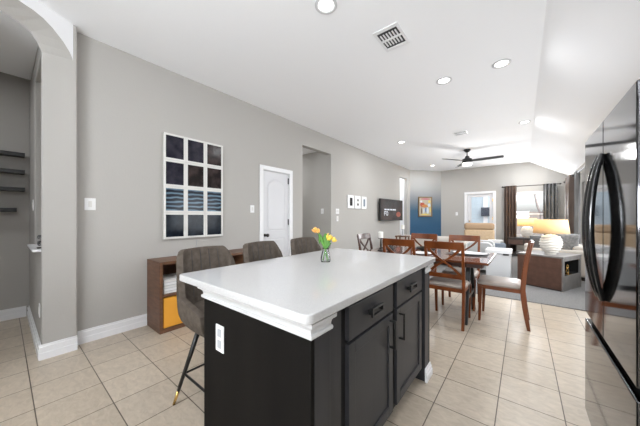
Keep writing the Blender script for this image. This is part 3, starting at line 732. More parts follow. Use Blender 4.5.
# ------------------------------------------------------------------ refrigerator
fr = thing('refrigerator', 'tall black stainless french-door refrigerator at the right edge', 'refrigerator', (0, 0, 0))
F0 = 0.298
boxes('cabinet_body', [(F0+0.075, 1.08, 1.335, 2.235, 0.02, 1.70)], M['steel_side'], fr, bevel=0.006)
for (a, b, hy) in ((1.33, 1.7845, 1.757), (1.7895, 2.24, 1.836)):
    dr = boxes('refrigerator_door', [(F0, F0+0.07, a, b, 0.672, 1.712)], M['steel'], fr, bevel=0.006, seg=3)
    bm = bmesh.new()
    z0, z1 = 0.86, 1.545; pts = []
    for i in range(17):
        q = i/16; pts.append((F0-0.006-0.043*math.sin(math.pi*q)**0.7, hy, z0+(z1-z0)*q))
    tube(bm, pts, [0.016+0.006*math.sin(math.pi*i/16) for i in range(17)], 12, flat=0.75)
    obj('door_handle', bm, M['handle'], dr, smooth=True)
dz_ = boxes('freezer_drawer', [(F0, F0+0.07, 1.33, 2.24, 0.075, 0.630)], M['steel'], fr, bevel=0.006, seg=3)
boxes('drawer_grip', [(F0+0.03, F0+0.07, 1.335, 2.235, 0.6305, 0.6715)], M['void'], fr)
boxes('toe_grille', [(F0+0.04, F0+0.075, 1.34, 2.23, 0.012, 0.074)], M['black'], fr)
for y in (1.42, 2.15): boxes('foot', [(F0+0.09, F0+0.13, y, y+0.04, 0.0, 0.02), (0.95, 0.99, y, y+0.04, 0.0, 0.02)], M['black'], fr)

# ------------------------------------------------------------------ dining table and chairs
TY0, TY1, TX0, TX1, TZ = 3.20, 4.15, -1.80, -0.285, 0.76
tb = thing('dining_table', 'rectangular dark red-brown dining table with black trestle legs', 'dining table', ((TX0+TX1)/2, (TY0+TY1)/2, 0))
hx, hy = (TX1-TX0)/2, (TY1-TY0)/2
boxes('tabletop', [(-hx, hx, -hy, hy, TZ-0.028, TZ)], M['table'], tb, bevel=0.004)
boxes('apron', [(-hx+0.06, hx-0.06, -hy+0.06, hy-0.06, TZ-0.075, TZ-0.0282)], M['cherry_dark_shade'], tb, bevel=0.003)
for sx in (-1, 1):
    for sy in (-1, 1):
        bm = bmesh.new(); bar(bm, [(sx*0.52, sy*0.31, 0), (sx*0.52, sy*0.10, TZ-0.0755)], 0.045, 0.05); obj('leg', bm, M['black'], tb, bevel=0.003)
    boxes('foot_rail', [(sx*0.52-0.0225, sx*0.52+0.0225, -0.20, 0.20, 0.28, 0.32)], M['black'], tb)

def make_chair(label, loc, rz, wood, seatm=None):
    t = thing('dining_chair', label, 'chair', loc, rz, 'cross-back chairs around the dining table')
    W = 0.195
    for s in (-1, 1):
        bm = bmesh.new()
        ps = smooth_pts([(s*W, -0.255, 0), (s*W, -0.222, 0.22), (s*W, -0.205, 0.44), (s*W, -0.228, 0.70), (s*W, -0.275, 0.955)], 5)
        n = len(ps); bar(bm, ps, 0.030, [0.030+0.016*math.sin(math.pi*min(1, i/(n-1)*1.1)) for i in range(n)])
        obj('back_leg', bm, wood, t, bevel=0.004)
        bm = bmesh.new(); bar(bm, [(s*(W-0.005), 0.208, 0), (s*(W-0.002), 0.20, 0.25), (s*(W-0.002), 0.198, 0.425)], [0.026, 0.034, 0.040], [0.026, 0.034, 0.040])
        obj('front_leg', bm, wood, t, bevel=0.004)
    def yb(z): return -0.205-0.023*(z-0.44)/0.26 if z < 0.70 else -0.228-0.047*(z-0.70)/0.255
    bm = bmesh.new()   # curved top rail
    rings = []
    for i in range(9):
        x = -W-0.012+(2*W+0.024)*i/8; b = -0.018*(1-(x/W)**2) if abs(x) < W else 0
        rings.append([(x, yb(.885)-0.011+b, .885), (x, yb(.885)+0.011+b, .885), (x, yb(.97)+0.011+b, .972), (x, yb(.97)-0.011+b, .972)])
    loft(bm, rings); obj('top_rail', bm, wood, t, bevel=0.004)
    bm = bmesh.new(); box(bm, -W+0.012, W-0.012, yb(.575)-0.010, yb(.575)+0.010, 0.55, 0.60); obj('lower_rail', bm, wood, t, bevel=0.003)
    for s in (-1, 1):
        bm = bmesh.new(); wd = 0.026; rings = []
        for i in range(9):
            q = i/8; z = 0.585+(0.90-0.585)*q; x = s*(-(W-0.022)+2*(W-0.022)*q) - s*0.018*math.sin(2*math.pi*q)
            b = -0.014*(1-(x/W)**2); o_ = 0.006*s
            rings.append([(x-wd*0.75, yb(z)+b-0.008+o_, z), (x+wd*0.75, yb(z)+b-0.008+o_, z), (x+wd*0.75, yb(z)+b+0.008+o_, z), (x-wd*0.75, yb(z)+b+0.008+o_, z)])
        loft(bm, rings); obj('cross_slat', bm, wood, t, bevel=0.002)
    boxes('seat_frame', [(-W-0.008, W+0.008, -0.205, 0.222, 0.395, 0.440)], wood, t, bevel=0.005)
    bm = bmesh.new()
    def rr_(k, z, g=0): 
        return [(k*0.212*math.copysign(abs(math.cos(a))**0.28, math.cos(a)), 0.015+k*0.222*math.copysign(abs(math.sin(a))**0.28, math.sin(a)), z) for a in [2*math.pi*(i+0.5)/32 for i in range(32)]]
    loft(bm, [rr_(0.97, 0.4405), rr_(1.0, 0.452), rr_(0.985, 0.472), rr_(0.90, 0.487), rr_(0.5, 0.494)]); obj('seat', bm, seatm or M['seatpad'], t, smooth=True)
    return t
ch = make_chair('brown cross-back chair nearest the island corner, its back to the camera', (-0.71, 3.41, 0), 0, M['cherry'])
dup(ch, (-0.205, 3.80, 0), R(90), 'cross-back chair at the right head of the table, seen from the side')
dup(ch, (-1.235, 3.41, 0), R(-1), 'near-side cross-back chair partly hidden behind the island worktop')
dup(ch, (-1.29, 4.12, 0), R(180), 'far-side cross-back chair in front of the blue corner wall')
dup(ch, (-0.70, 4.12, 0), R(180), 'far-side cross-back chair in front of the tan armchair')
make_chair('shade-darkened cross-back chair at the left head of the table by the grey wall', (-1.80, 3.77, 0), R(-90), M['cherry_dark_shade'])

# on the table
def candle(loc, label, hs=0.14, hc=0.09, r=0.035, m=None):
    t = thing('candle_holder', label, 'candle holder', loc)
    bm = bmesh.new(); lathe(bm, [(0.045, 0), (0.045, 0.008), (0.010, 0.018), (0.014, hs*0.5), (0.009, hs-0.02), (0.042, hs-0.006), (0.042, hs)], 20); obj('stand', bm, m or M['twig'], t, smooth=False)
    bm = bmesh.new(); lathe(bm, [(r, hs+0.0005), (r, hs+hc-0.006), (r-0.006, hs+hc), (0.004, hs+hc-0.004)], 20); obj('candle', bm, M['wax'], t)
    return t
candle((-1.62, 3.45, TZ), 'white pillar candle on a slim dark stand at the left end of the dining table', 0.185, 0.09)
t = thing('twig_arrangement', 'dark branching twig decoration on the dining table beside the candle', 'decoration', (-1.52, 3.55, TZ))
bm = bmesh.new(); rt = random.Random(5)
for i in range(16):
    a = rt.uniform(0, 6.28); l = rt.uniform(0.08, 0.17); tube(bm, [(0, 0, 0.02), (0.04*math.cos(a), 0.04*math.sin(a), 0.02+l*0.5), (0.10*math.cos(a+0.4), 0.10*math.sin(a+0.4), 0.02+l)], [0.004, 0.003, 0.0015], 5)
obj('twigs', bm, M['twig'], t); bm = bmesh.new(); lathe(bm, [(0.04, 0), (0.055, 0.03), (0.045, 0.06), (0.02, 0.07)], 18); obj('pot', bm, M['twig'], t, smooth=True)
def plate_dish(loc, r, m, label, name='dinner_plate', cat='plate'):
    bm = bmesh.new(); lathe(bm, [(r*0.55, 0), (r*0.95, 0.010), (r, 0.016), (r*0.93, 0.014), (r*0.6, 0.005), (0.01, 0.004)], 32)
    o = obj(name, bm, m, smooth=True); o.location = loc; return tag(o, label, cat)
pm = tag(boxes('placemat', [(-0.80, -0.34, 3.66, 3.99, TZ+0.0005, TZ+0.005)], M['black'], bevel=0.002), 'dark placemat under the large white platter at the right end of the table', 'placemat')
bm = bmesh.new()
loft(bm, [[(k*0.20*math.cos(2*math.pi*i/32), k*0.13*math.sin(2*math.pi*i/32), z) for i in range(32)] for k, z in ((0.7, 0), (0.97, 0.012), (1.0, 0.018), (0.94, 0.017), (0.65, 0.006))])
o = obj('oval_platter', bm, M['white'], smooth=True); o.location = (-0.55, 3.83, TZ+0.0056); tag(o, 'white oval platter on the dark placemat at the right end of the table', 'platter')
t = thing('centrepiece_bowl', 'low dark bowl of dried greenery in the middle of the dining table', 'bowl', (-1.08, 3.80, TZ+0.0005))
bm = bmesh.new(); lathe(bm, [(0.07, 0), (0.12, 0.03), (0.14, 0.055), (0.125, 0.055), (0.10, 0.03), (0.02, 0.012)], 28); obj('bowl', bm, M['twig'], t, smooth=True)
bm = bmesh.new()
for i in range(26):
    a = rt.uniform(0, 6.28); r = rt.uniform(0, 0.10); c = Vector((r*math.cos(a), r*math.sin(a), 0.045+rt.uniform(0, 0.02)))
    lathe(bm, [(0.004, -0.015), (0.016, 0), (0.003, 0.018)], 6, c)
obj('greenery', bm, mat('dried_leaf', (0.05, 0.045, 0.03), 0.8), t)
plate_dish((-1.05, 3.50, TZ+0.0005), 0.13, M['white'], 'round white dinner plate at the near side of the table beside the centrepiece')

# ------------------------------------------------------------------ tulip vase on the island
t = thing('tulip_vase', 'small clear glass vase of yellow tulips on the white worktop', 'vase', (-1.10, 1.44, 0.9305))
bm = bmesh.new(); lathe(bm, [(0.020, 0), (0.033, 0.002), (0.035, 0.02), (0.030, 0.05), (0.021, 0.085), (0.024, 0.10), (0.0225, 0.10), (0.0195, 0.085), (0.028, 0.05), (0.032, 0.02), (0.028, 0.007)], 28, cap=True)
obj('glass_vase', bm, M['vaseglass'], t, smooth=True)
# directions: camera right ~ (0.78,0.62)
def cr(a, z, dp=0): return Vector((0.781*a-0.624*dp, 0.624*a+0.781*dp, z))
heads = [(-0.062, 0.228, 'orangepetal', 0.0, 1.0), (-0.046, 0.222, 'orangepetal', -0.02, 0.85), (0.010, 0.175, 'yellow', 0, 1.25), (0.045, 0.165, 'yellow', 0.01, 0.9)]
stem0 = [(0.022, 0.006, 0.0), (0.012, 0.006, 0.008), (-0.02, 0.006, -0.005), (-0.016, 0.006, 0.01)]
for (a, z, mname, dp, sz), s0 in zip(heads, stem0):
    bm = bmesh.new(); p0 = cr(*s0[:2], s0[2]); neck = cr(a*0.1, 0.10, dp*0.2); tip = cr(a, z-0.018*sz, dp)
    tube(bm, smooth_pts([p0, neck, cr(a*0.6, 0.10+(z-0.10)*0.62, dp), tip], 5), 0.0026, 7)
    stm = obj('stem', bm, M['leaf'], t, smooth=True)
    fl = bmesh.new(); axis = (tip-cr(a*0.6, 0.10+(z-0.10)*0.62, dp)).normalized()
    q = Vector((0, 0, 1)).rotation_difference(axis).to_matrix().to_4x4(); q.translation = tip
    for k in range(6):
        an = k*math.pi/3 + (0.2 if k % 2 else 0); rr2 = 0.0145*sz*(0.95 if k % 2 else 1.08); rows_ = []
        for i in range(7):
            v = i/6; wv = 0.62*math.sin(math.pi*min(1, v*0.92+0.06))**0.8; rad = rr2*(0.25+1.0*math.sin(math.pi*(0.08+v*0.62)))
            rows_.append([fl.verts.new(q @ Vector((rad*math.cos(an+wv*u_), rad*math.sin(an+wv*u_), 0.040*sz*v))) for u_ in (-1, -0.5, 0, 0.5, 1)])
        for r0, r1 in zip(rows_, rows_[1:]):
            for i in range(4): fl.faces.new((r0[i], r0[i+1], r1[i+1], r1[i]))
    fo = obj('tulip_head', fl, M[mname], stm, smooth=True); so = fo.modifiers.new('s', 'SOLIDIFY'); so.thickness = 0.0012
for (pts, wd) in (([(0.0, 0.09), (-0.02, 0.135), (-0.030, 0.165), (-0.034, 0.195)], 0.012), ([(-0.050, 0.200), (-0.042, 0.175), (-0.044, 0.15), (-0.040, 0.125)], 0.008),
                  ([(0.0, 0.095), (0.006, 0.13), (0.000, 0.165), (0.002, 0.205)], 0.026), ([(0.004, 0.09), (0.022, 0.12), (0.034, 0.135), (0.040, 0.13)], 0.010), ([(0.0, 0.09), (0.012, 0.125), (0.018, 0.15), (0.016, 0.17)], 0.014)):
    bm = bmesh.new(); sp = smooth_pts([(a, 0, z) for a, z in pts], 4); rows_ = []
    for i, p in enumerate(sp):
        v = i/(len(sp)-1); ww = wd*math.sin(math.pi*min(1, 0.12+v*0.88))**0.7
        rows_.append([bm.verts.new(cr(p.x+ww*u_, p.z, -0.012+0.006*abs(u_))) for u_ in (-1, 0, 1)])
    for r0, r1 in zip(rows_, rows_[1:]):
        for i in range(2): bm.faces.new((r0[i], r0[i+1], r1[i+1], r1[i]))
    fo = obj('leaf', bm, M['leaf'], t, smooth=True); so = fo.modifiers.new('s', 'SOLIDIFY'); so.thickness = 0.0012

# ------------------------------------------------------------------ living room: trunk side table
ang = R(-24)
t = thing('side_table', 'square brown trunk-style side table with an open cubby at its right side', 'side table', (-0.082, 6.037, 0.012), ang)
Wd, Dp, Ht = 0.655, 0.72, 0.575
bm = bmesh.new()
box(bm, 0, Wd-0.02, 0, 0.02, 0.02, Ht-0.03); box(bm, 0, Wd-0.02, Dp-0.02, Dp, 0.02, Ht-0.03); box(bm, 0, 0.02, 0.02, Dp-0.02, 0.02, Ht-0.03)
obj('leather_body', bm, M['trunk'], t, bevel=0.004)
boxes('top', [(-0.005, Wd+0.005, -0.005, Dp+0.005, Ht-0.03, Ht)], M['trunk_side'], t, bevel=0.005)
boxes('side_frame', [(Wd-0.02, Wd, 0, 0.06, 0.0, Ht-0.03), (Wd-0.02, Wd, Dp-0.06, Dp, 0.0, Ht-0.03), (Wd-0.02, Wd, 0.06, Dp-0.06, 0.0, 0.25), (Wd-0.02, Wd, 0.06, Dp-0.06, Ht-0.08, Ht-0.03)], M['trunk_side'], t, bevel=0.003)
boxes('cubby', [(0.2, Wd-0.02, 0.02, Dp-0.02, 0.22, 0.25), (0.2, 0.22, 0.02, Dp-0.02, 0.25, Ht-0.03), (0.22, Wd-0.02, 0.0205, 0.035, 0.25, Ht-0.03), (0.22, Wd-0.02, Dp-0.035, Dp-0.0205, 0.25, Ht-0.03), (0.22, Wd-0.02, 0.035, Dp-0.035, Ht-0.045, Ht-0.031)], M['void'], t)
boxes('base', [(0.0, Wd-0.02, 0, Dp, 0.0, 0.02)], M['console'], t)
s_ = thing('ring_ornament', 'small metallic ring ornament inside the side table cubby', 'ornament', (0.60, 6.115, 0.2625), ang)
bm = bmesh.new()
for zc, rad in ((0.05, 0.045), (0.13, 0.03)):
    tube(bm, [(0, rad*math.cos(a*math.pi/8), zc+rad*math.sin(a*math.pi/8)) for a in range(17)], 0.007, 7)
obj('rings', bm, M['brass'], s_); boxes('stand', [(-0.04, 0.04, -0.04, 0.04, 0, 0.006)], M['brass'], s_)

def make_lamp(label, loc, power):
    t = thing('table_lamp', label, 'table lamp', loc, 0, 'two ceramic table lamps')
    prof = [(0.10, 0), (0.105, 0.02)]
    n = 40; rings = []
    for i in range(37):
        v = i/36; z = 0.02+0.33*v; R0 = 0.070+0.088*math.sin(math.pi*(0.02+0.92*v))**0.75
        R0 = max(0.03, R0 if v < 0.93 else R0*(1-(v-0.93)*6))
        ring = []
        for k in range(n):
            a = 2*math.pi*k/n; wob = 0.008*math.sin(v*44+1.6*math.sin(a*2+0.6)+0.5*math.sin(a*5))
            ring.append(((R0+wob)*math.cos(a), (R0+wob)*math.sin(a), z))
        rings.append(ring)
    bm = bmesh.new(); loft(bm, rings); obj('lamp_base', bm, M['ceramic'], t, smooth=True)
    bm = bmesh.new(); lathe(bm, [(0.075, 0), (0.075, 0.02)], 24); obj('foot', bm, M['ceramic'], t)
    bm = bmesh.new(); tube(bm, [(0, 0, 0.34), (0, 0, 0.52)], 0.009, 8); obj('pole', bm, M['chrome'], t)
    bm = bmesh.new(); lathe(bm, [(0.252, 0.37), (0.222, 0.615)], 40, cap=False); sh = obj('lamp_shade', bm, M['shade'], t, smooth=True)
    so = sh.modifiers.new('s', 'SOLIDIFY'); so.thickness = 0.003
    bm = bmesh.new(); lathe(bm, [(0.008, 0.46), (0.03, 0.49), (0.034, 0.52), (0.02, 0.55), (0.004, 0.56)], 16); obj('bulb', bm, M['bulb'], t, smooth=True)
    l = bpy.data.lights.new('lamp_light', 'POINT'); l.energy = power; l.color = (1.0, 0.72, 0.38); l.shadow_soft_size = 0.04
    o = bpy.data.objects.new('lamp_light', l); C.objects.link(o); o.location = (0, 0, 0.585); o.parent = t
    return t
M['bulb'] = mat('bulb_glow', (1, 0.8, 0.5), 0.5, emit=((1, 0.72, 0.4), 8))
lm = make_lamp('near large ceramic lamp with lit cream shade on the brown trunk table', (0.39, 6.15, 0.5875), 7)
dup(lm, (0.10, 10.22, 0.598), 1.0, 'far lit ceramic lamp on the dark console under the window')
# console under the window
t = thing('console_table', 'dark console table standing under the far window', 'console table', (0.02, 10.28, 0.012))
boxes('top', [(-0.42, 0.42, -0.24, 0.24, 0.55, 0.585)], M['console'], t, bevel=0.004)
boxes('body', [(-0.40, 0.40, -0.22, 0.22, 0.36, 0.55)], M['console'], t)
for k in (-1, 1): boxes('drawer_front', [(min(k*0.02, k*0.38), max(k*0.02, k*0.38), -0.232, -0.22, 0.385, 0.525)], M['trunk'], t, bevel=0.003)
for sx in (-1, 1):
    for sy in (-1, 1): boxes('leg', [(sx*0.375-0.025, sx*0.375+0.025, sy*0.195-0.025, sy*0.195+0.025, 0, 0.36)], M['console'], t)
boxes('lower_shelf', [(-0.35, 0.35, -0.17, 0.17, 0.10, 0.12)], M['console'], t)

# curtains with rods
def curtain(name, along, a0, a1, pos, z0, z1, m, label, parent=None, amp=0.035, nf=4):
    bm = bmesh.new(); n = nf*12; rings = []
    for zi, z in enumerate((z1, z1-0.35, z0+0.5, z0)):
        row = []
        for i in range(n+1):
            q = i/n; a = a0+(a1-a0)*q; d = amp*math.sin(q*nf*2*math.pi)*(1+0.12*zi*math.sin(q*9))
            row.append((a, pos+d, z) if along == 'x' else (pos+d, a, z))
        rings.append(row)
    loft(bm, rings, cap=False, close=False)
    o = obj(name, bm, m, parent, smooth=True); so = o.modifiers.new('s', 'SOLIDIFY'); so.thickness = 0.004
    tag(o, label, 'curtain', 'eyelet curtains at the living room windows'); return o
RZ = 2.27
curtain('curtain', 'x', -0.50, -0.17, FY-0.115, 0.03, RZ+0.03, M['curt_brown'], 'brown curtain panel left of the far window')
curtain('curtain', 'x', 0.50, 0.83, FY-0.115, 0.03, RZ+0.03, M['curt_grey'], 'grey curtain panel right of the far window')
curtain('curtain', 'y', 9.0, 9.80, FX-0.12, 0.03, RZ+0.06, M['curt_brown'], 'brown curtain panel on the right wall nearest the far corner', nf=5, amp=0.06)
curtain('curtain', 'y', 8.36, 8.62, FX-0.10, 0.03, RZ+0.06, M['curt_grey'], 'narrow grey curtain panel on the right wall beside the brown one', nf=3)
def rod(pts, label):
    t = thing('curtain_rod', label, 'curtain rod', pts[0]); p = Vector(pts[1])-Vector(pts[0])
    bm = bmesh.new(); tube(bm, [(0, 0, 0), p], 0.0125, 10); obj('rod', bm, M['bronze'], t)
    for e in (Vector((0, 0, 0)), p):
        d = p.normalized()*(0.05 if e.length > 0 else -0.05)
        bm = bmesh.new(); tube(bm, [e, e+d*0.4, e+d], [0.024, 0.03, 0.018], 12); obj('finial', bm, M['bronze'], t)
    nrm = Vector((0, 1, 0)) if abs(p.x) > abs(p.y) else Vector((1, 0, 0))
    for e in (p*0.06, p*0.94):
        bm = bmesh.new(); tube(bm, [e-Vector((0, 0, 0.014)), e-Vector((0, 0, 0.014))+nrm*(0.112 if abs(p.x) > abs(p.y) else FX-pts[0][0]-0.002)], 0.007, 8); obj('bracket', bm, M['bronze'], t)
    return t
rod([(-0.52, FY-0.115, RZ), (0.87, FY-0.115, RZ)], 'dark metal curtain rod above the far window')
rod([(FX-0.12, 8.95, RZ+0.02), (FX-0.12, 10.5, RZ+0.02)], 'dark metal curtain rod on the right wall near the far corner')
rod([(FX-0.10, 7.0, RZ+0.02), (FX-0.10, 8.72, RZ+0.02)], 'dark curtain rod on the right wall above the sofa')
# rolled blind at the head of the far window
o = boxes('window_blind', [(wx0+0.02, wx1-0.02, FY+0.005, FY+0.045, 1.98, 2.08)], M['white'], None, bevel=0.006); tag(o, 'raised white blind at the top of the far window', 'blind')

# sofa along the right wall
def cushion(bm, x0, x1, y0, y1, z0, z1): box(bm, x0, x1, y0, y1, z0, z1)
t = thing('sofa', 'cream sofa along the right wall behind the trunk side table', 'sofa', (0, 6.95, 0.012))
sx0, sx1, sy1 = 0.02, 1.03, 1.36
boxes('sofa_base', [(sx0+0.04, sx1, 0.02, sy1-0.02, 0.07, 0.28)], M['sofa'], t, bevel=0.03, seg=3)
boxes('arm', [(sx0, sx1-0.02, 0.0, 0.20, 0.07, 0.58)], M['sofa'], t, bevel=0.05, seg=4)
boxes('arm', [(sx0, sx1-0.02, sy1-0.20, sy1, 0.07, 0.58)], M['sofa'], t, bevel=0.05, seg=4)
boxes('backrest', [(0.80, sx1, 0.205, sy1-0.205, 0.26, 0.64)], M['sofa'], t, bevel=0.06, seg=4)
for k in range(2): boxes('seat_cushion', [(sx0+0.02, 0.80, 0.21+k*0.48, 0.67+k*0.48, 0.285, 0.45)], M['sofa'], t, bevel=0.04, seg=4)
for x in (0.12, 0.92):
    for y in (0.1, 1.26): boxes('foot', [(x-0.03, x+0.03, y-0.03, y+0.03, 0, 0.07)], M['console'], t)
def pillow(loc, rot, s, label, m='pillow'):
    bm = bmesh.new(); n = 12; g = []
    for side in (1, -1):
        for i in range(n+1):
            for j in range(n+1):
                u_, v_ = -1+2*i/n, -1+2*j/n; th_ = 0.38*((1-abs(u_)**2.6)*(1-abs(v_)**2.6))**0.6
                g.append(bm.verts.new((side*th_*s*0.5, u_*s*(1-0.06*(1-v_*v_)*0-0.05*v_*v_*0), v_*s)))
    for sd in range(2):
        o0 = sd*(n+1)**2
        for i in range(n):
            for j in range(n): bm.faces.new([g[o0+a*(n+1)+b] for a, b in ((i, j), (i+1, j), (i+1, j+1), (i, j+1))])
    bmesh.ops.remove_doubles(bm, verts=bm.verts[:], dist=0.0005)
    o = obj('throw_pillow', bm, M[m], smooth=True); o.location = loc; o.rotation_euler = rot; return tag(o, label, 'pillow', 'throw pillows on the sofa')
pillow((0.69, 7.36, 0.70), (0, R(-14), R(100)), 0.21, 'light and dark grey patterned pillow leaning on the near arm of the sofa', 'pillow')
pillow((0.29, 7.35, 0.67), (0, R(-16), R(84)), 0.17, 'smaller dark grey pillow beside the patterned one on the sofa', 'curt_grey')

# tan armchair in front of the glazed door
t = thing('armchair', 'tall tan leather armchair in front of the glazed patio door', 'armchair', (-1.02, 8.75, 0.012), R(8))
boxes('seat', [(-0.36, 0.36, -0.35, 0.35, 0.22, 0.46)], M['tan'], t, bevel=0.05, seg=4)
boxes('backrest', [(-0.36, 0.36, -0.47, -0.30, 0.30, 0.90)], M['tan'], t, bevel=0.05, seg=4)
boxes('headrest', [(-0.36, 0.36, -0.49, -0.28, 0.88, 1.07)], M['tan2'], t, bevel=0.06, seg=4, label='darker tan headrest')
for s in (-1, 1): boxes('arm', [(min(s*0.30, s*0.42), max(s*0.30, s*0.42), -0.40, 0.35, 0.22, 0.60)], M['tan'], t, bevel=0.04, seg=4)
boxes('base', [(-0.30, 0.30, -0.30, 0.30, 0, 0.22)], M['console'], t)
# grey rounded chair with white frame
t = thing('playard', 'light grey fabric playard with rounded white frame beside the white bin', 'playard', (-0.76, 6.85, 0.012))
bm = bmesh.new()
for yy in (-0.28, 0.28):
    tube(bm, smooth_pts([(-0.24, yy, 0.0), (-0.24, yy, 0.55), (-0.20, yy, 0.655), (-0.12, yy, 0.675), (0.12, yy, 0.675), (0.20, yy, 0.655), (0.24, yy, 0.55), (0.24, yy, 0)], 5), 0.016, 8)
obj('frame', bm, M['white'], t, smooth=True)
boxes('fabric_panel', [(-0.225, 0.225, -0.285, -0.275, 0.08, 0.65), (-0.225, 0.225, 0.275, 0.285, 0.08, 0.65), (-0.24, -0.23, -0.27, 0.27, 0.08, 0.60), (0.23, 0.24, -0.27, 0.27, 0.08, 0.60)], M['fabgrey'], t)
boxes('mattress', [(-0.22, 0.22, -0.27, 0.27, 0.10, 0.40)], M['fabgrey'], t, bevel=0.02)
# white lidded bin
t = thing('storage_bin', 'white lidded storage bin standing between dining table and trunk table', 'storage bin', (-0.38, 6.25, 0.012))
boxes('body', [(-0.20, 0.20, -0.22, 0.22, 0.0, 0.52)], M['grey_plastic'] if False else mat('pale_bin', (0.66, 0.67, 0.68), 0.45), t, bevel=0.015, seg=3)
boxes('lid', [(-0.215, 0.215, -0.235, 0.235, 0.522, 0.60)], M['white'], t, bevel=0.015, seg=3)
boxes('latch', [(0.08, 0.17, -0.240, -0.235, 0.50, 0.53)], M['black'], t)
# folded cloths / papers on the bin and chair
for i, (x, y, z, w_, d_, h_, m_) in enumerate(((-0.52, 6.95, 0.70, 0.2, 0.26, 0.03, 'bluegrey'),)): pass
t = thing('toy_box', 'blue-grey open box behind the white bin, papers sticking out', 'box', (-0.55, 7.35, 0.012), R(12))
boxes('box_body', [(-0.22, 0.22, -0.16, 0.16, 0, 0.62)], M['bluegrey'], t, bevel=0.01)
boxes('papers', [(-0.20, 0.12, -0.10, 0.10, 0.625, 0.66), (-0.10, 0.18, -0.08, 0.12, 0.662, 0.69)], M['paper'], t)

# cream loveseat beyond the table, by the blue wall, with side table and candle
t = thing('loveseat', 'cream loveseat seen beyond the dining table in front of the blue wall', 'sofa', (-1.98, 7.4, 0.012), R(0))
boxes('sofa_base', [(-0.85, 0.85, -0.42, 0.42, 0.08, 0.40)], M['sofa'], t, bevel=0.04, seg=3)
boxes('backrest', [(-0.85, 0.85, -0.45, -0.22, 0.30, 0.74)], M['sofa'], t, bevel=0.07, seg=4)
for s in (-1, 1): boxes('arm', [(min(s*0.70, s*0.92), max(s*0.70, s*0.92), -0.44, 0.42, 0.08, 0.62)], M['sofa'], t, bevel=0.05, seg=4)
boxes('foot', [(-0.8, -0.74, -0.38, -0.32, 0, 0.08), (0.74, 0.8, -0.38, -0.32, 0, 0.08), (-0.8, -0.74, 0.3, 0.36, 0, 0.08), (0.74, 0.8, 0.3, 0.36, 0, 0.08)], M['console'], t)
t = thing('small_stand', 'small walnut stand by the left wall holding the far candle', 'stand', (-2.47, 6.57, 0.012))
boxes('top', [(-0.15, 0.15, -0.15, 0.15, 0.72, 0.75)], M['walnut'], t, bevel=0.004)
for sx in (-1, 1):
    for sy in (-1, 1): boxes('leg', [(sx*0.12-0.015, sx*0.12+0.015, sy*0.12-0.015, sy*0.12+0.015, 0, 0.72)], M['walnut'], t)
candle((-2.47, 6.57, 0.7625), 'white pillar candle on a tall pale stand by the left wall', 0.17, 0.11, 0.045, M['grey_plastic'])

# ------------------------------------------------------------------ ceiling fan
t = thing('ceiling_fan', 'matte black three-blade ceiling fan with lit white lens', 'ceiling fan', (-1.17, 7.78, 0))
bm = bmesh.new(); lathe(bm, [(0.085, H-0.002), (0.08, H-0.03), (0.035, H-0.075), (0.02, H-0.08)], 28); obj('canopy', bm, M['black'], t, smooth=False)
bm = bmesh.new(); tube(bm, [(0, 0, H-0.07), (0, 0, 2.86)], 0.014, 10); obj('downrod', bm, M['black'], t)
bm = bmesh.new(); lathe(bm, [(0.03, 2.885), (0.05, 2.87), (0.06, 2.83), (0.115, 2.80), (0.12, 2.70), (0.115, 2.695)], 32); obj('motor_housing', bm, M['black'], t)
bm = bmesh.new(); lathe(bm, [(0.108, 2.694), (0.112, 2.66), (0.09, 2.635), (0.02, 2.63)], 28); obj('light_lens', bm, M['fanlens'], t, smooth=True)
l = bpy.data.lights.new('fan_light', 'POINT'); l.energy = 16; l.shadow_soft_size = 0.1; lo = bpy.data.objects.new('fan_light', l); C.objects.link(lo); lo.location = (0, 0, 2.5); lo.parent = t
for k in range(3):
    a0 = R(5+120*k - 8); bm = bmesh.new(); rings = []
    for q, hw_ in ((0.10, 0.035), (0.18, 0.055), (0.28, 0.072), (0.5, 0.075), (0.77, 0.068), (0.80, 0.05)):
        r = []
        for sy_, dz2 in ((-1, -0.010), (1, 0.010)):
            for up in (0, 1): r.append((sy_, up))
        ca, sa = math.cos(a0), math.sin(a0)
        def P(s, up): return (q*ca - s*hw_*sa, q*sa + s*hw_*ca, 2.745 - s*0.014 + up*0.010)
        rings.append([P(-1, 0), P(1, 0), P(1, 1), P(-1, 1)])
    loft(bm, rings); obj('fan_blade', bm, M['black'], t)

# ------------------------------------------------------------------ recessed ceiling lights and vents
def unproj(u, v, Z):
    d = (Z-1.25)*254/(217-v); lat = (u-320)/254*d
    return (-0.6243*d+0.7812*lat, 0.7812*d+0.6243*lat)
def can(x, y, r, label, power, tilt=0, z=None):
    z = H if z is None else z
    t = thing('recessed_light', label, 'ceiling light', (x, y, z-0.0005), 0, 'recessed ceiling lights')
    t.rotation_euler = (0, tilt, 0)
    bm = bmesh.new(); lathe(bm, [(r, 0), (r, -0.006), (r*0.78, -0.010), (r*0.66, -0.002), (r*0.66, 0)], 36, cap=False); obj('trim_ring', bm, M['ring'], t, smooth=False)
    bm = bmesh.new(); lathe(bm, [(r*0.66, -0.0005), (r*0.66, -0.003), (0.001, -0.003)], 32); obj('lens', bm, M['lens'], t)
    l = bpy.data.lights.new('downlight', 'AREA'); l.shape = 'DISK'; l.size = r*1.25; l.energy = power; l.color = (0.95, 0.975, 1.0)
    o = bpy.data.objects.new('downlight', l); C.objects.link(o); o.location = (0, 0, -0.012); o.parent = t
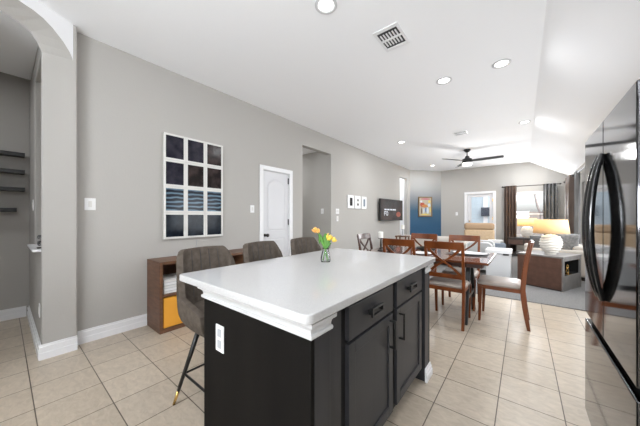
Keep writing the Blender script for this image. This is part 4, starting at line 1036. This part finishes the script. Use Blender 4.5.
cans = [((326, 5), 'lit recessed light at the top centre, largest of the ceiling lights'), ((501.5, 63.5), 'lit recessed light near the ceiling crease, upper right'),
        ((444, 80.5), 'lit recessed light just left of the larger one near the crease'), ((401.5, 142), 'lit recessed light above the left wall pictures'),
        ((524.6, 122), 'lit recessed light at the ceiling crease beyond the vent'), ((432.6, 165.5), 'farthest left recessed light beside the fan'),
        ((525, 157.5), 'farthest recessed light near the ridge at the far wall')]
for (u, v), lb in cans:
    x, y = unproj(u, v, H); print('CAN', u, v, round(x, 2), round(y, 2)); x = min(x, CR-0.09)
    can(x, y, 0.095, lb, CAN_POWER*(1.9 if y > 4.2 else 1.0))
can(-2.6, -1.4, 0.095, 'added unseen recessed light above the passage behind the arch', CAN_POWER*0.7)  # extra lamp out of view, added as general fill
can(-0.4, -1.6, 0.095, 'added unseen recessed kitchen light behind the viewpoint', CAN_POWER)  # unseen lamp added to fill the kitchen end
can(-4.0, -0.9, 0.095, 'added unseen recessed light in the side room', CAN_POWER*0.95, z=2.90)  # added out of view to light the side room
can(-4.9, 4.05, 0.095, 'added unseen recessed light in the hall behind the opening', CAN_POWER*1.6, z=2.80)  # hidden lamp added to lift the dark hall wall
can(-3.8, 9.2, 0.06, 'small added unseen recessed light in the far alcove', CAN_POWER*0.6)  # hidden lamp added to brighten the alcove

def vent(u, v, hx_, hy_, label, rz=0):
    x, y = unproj(u, v, H)
    t = thing('ceiling_vent', label, 'air vent', (x, y, H), rz)
    boxes('duct_backing', [(-hx_*0.8, hx_*0.8, -hy_*0.75, hy_*0.75, -0.004, -0.001)], M['vent_dark'], t)
    boxes('frame', [(-hx_, -hx_*0.8, -hy_, hy_, -0.012, -0.001), (hx_*0.8, hx_, -hy_, hy_, -0.012, -0.001), (-hx_*0.8, hx_*0.8, -hy_, -hy_*0.75, -0.012, -0.001), (-hx_*0.8, hx_*0.8, hy_*0.75, hy_, -0.012, -0.001)], M['trim'], t, bevel=0.002)
    bm = bmesh.new()
    box(bm, -hx_*0.8, hx_*0.8, -0.010, 0.010, -0.014, -0.004)
    for s in (-1, 1):
        for i in range(6):
            x_ = -hx_*0.8+0.016+(i+0.3)*(hx_*1.6-0.02)/6
            box(bm, x_-0.0065, x_+0.0065, min(s*0.012, s*hy_*0.55), max(s*0.012, s*hy_*0.55), -0.012, -0.006)
    obj('louvres', bm, M['trim'], t)
vent(391.5, 37.5, 0.125, 0.175, 'white slatted air vent in the ceiling above the island')
vent(460.5, 133, 0.13, 0.14, 'small distant air vent in the ceiling before the fan')
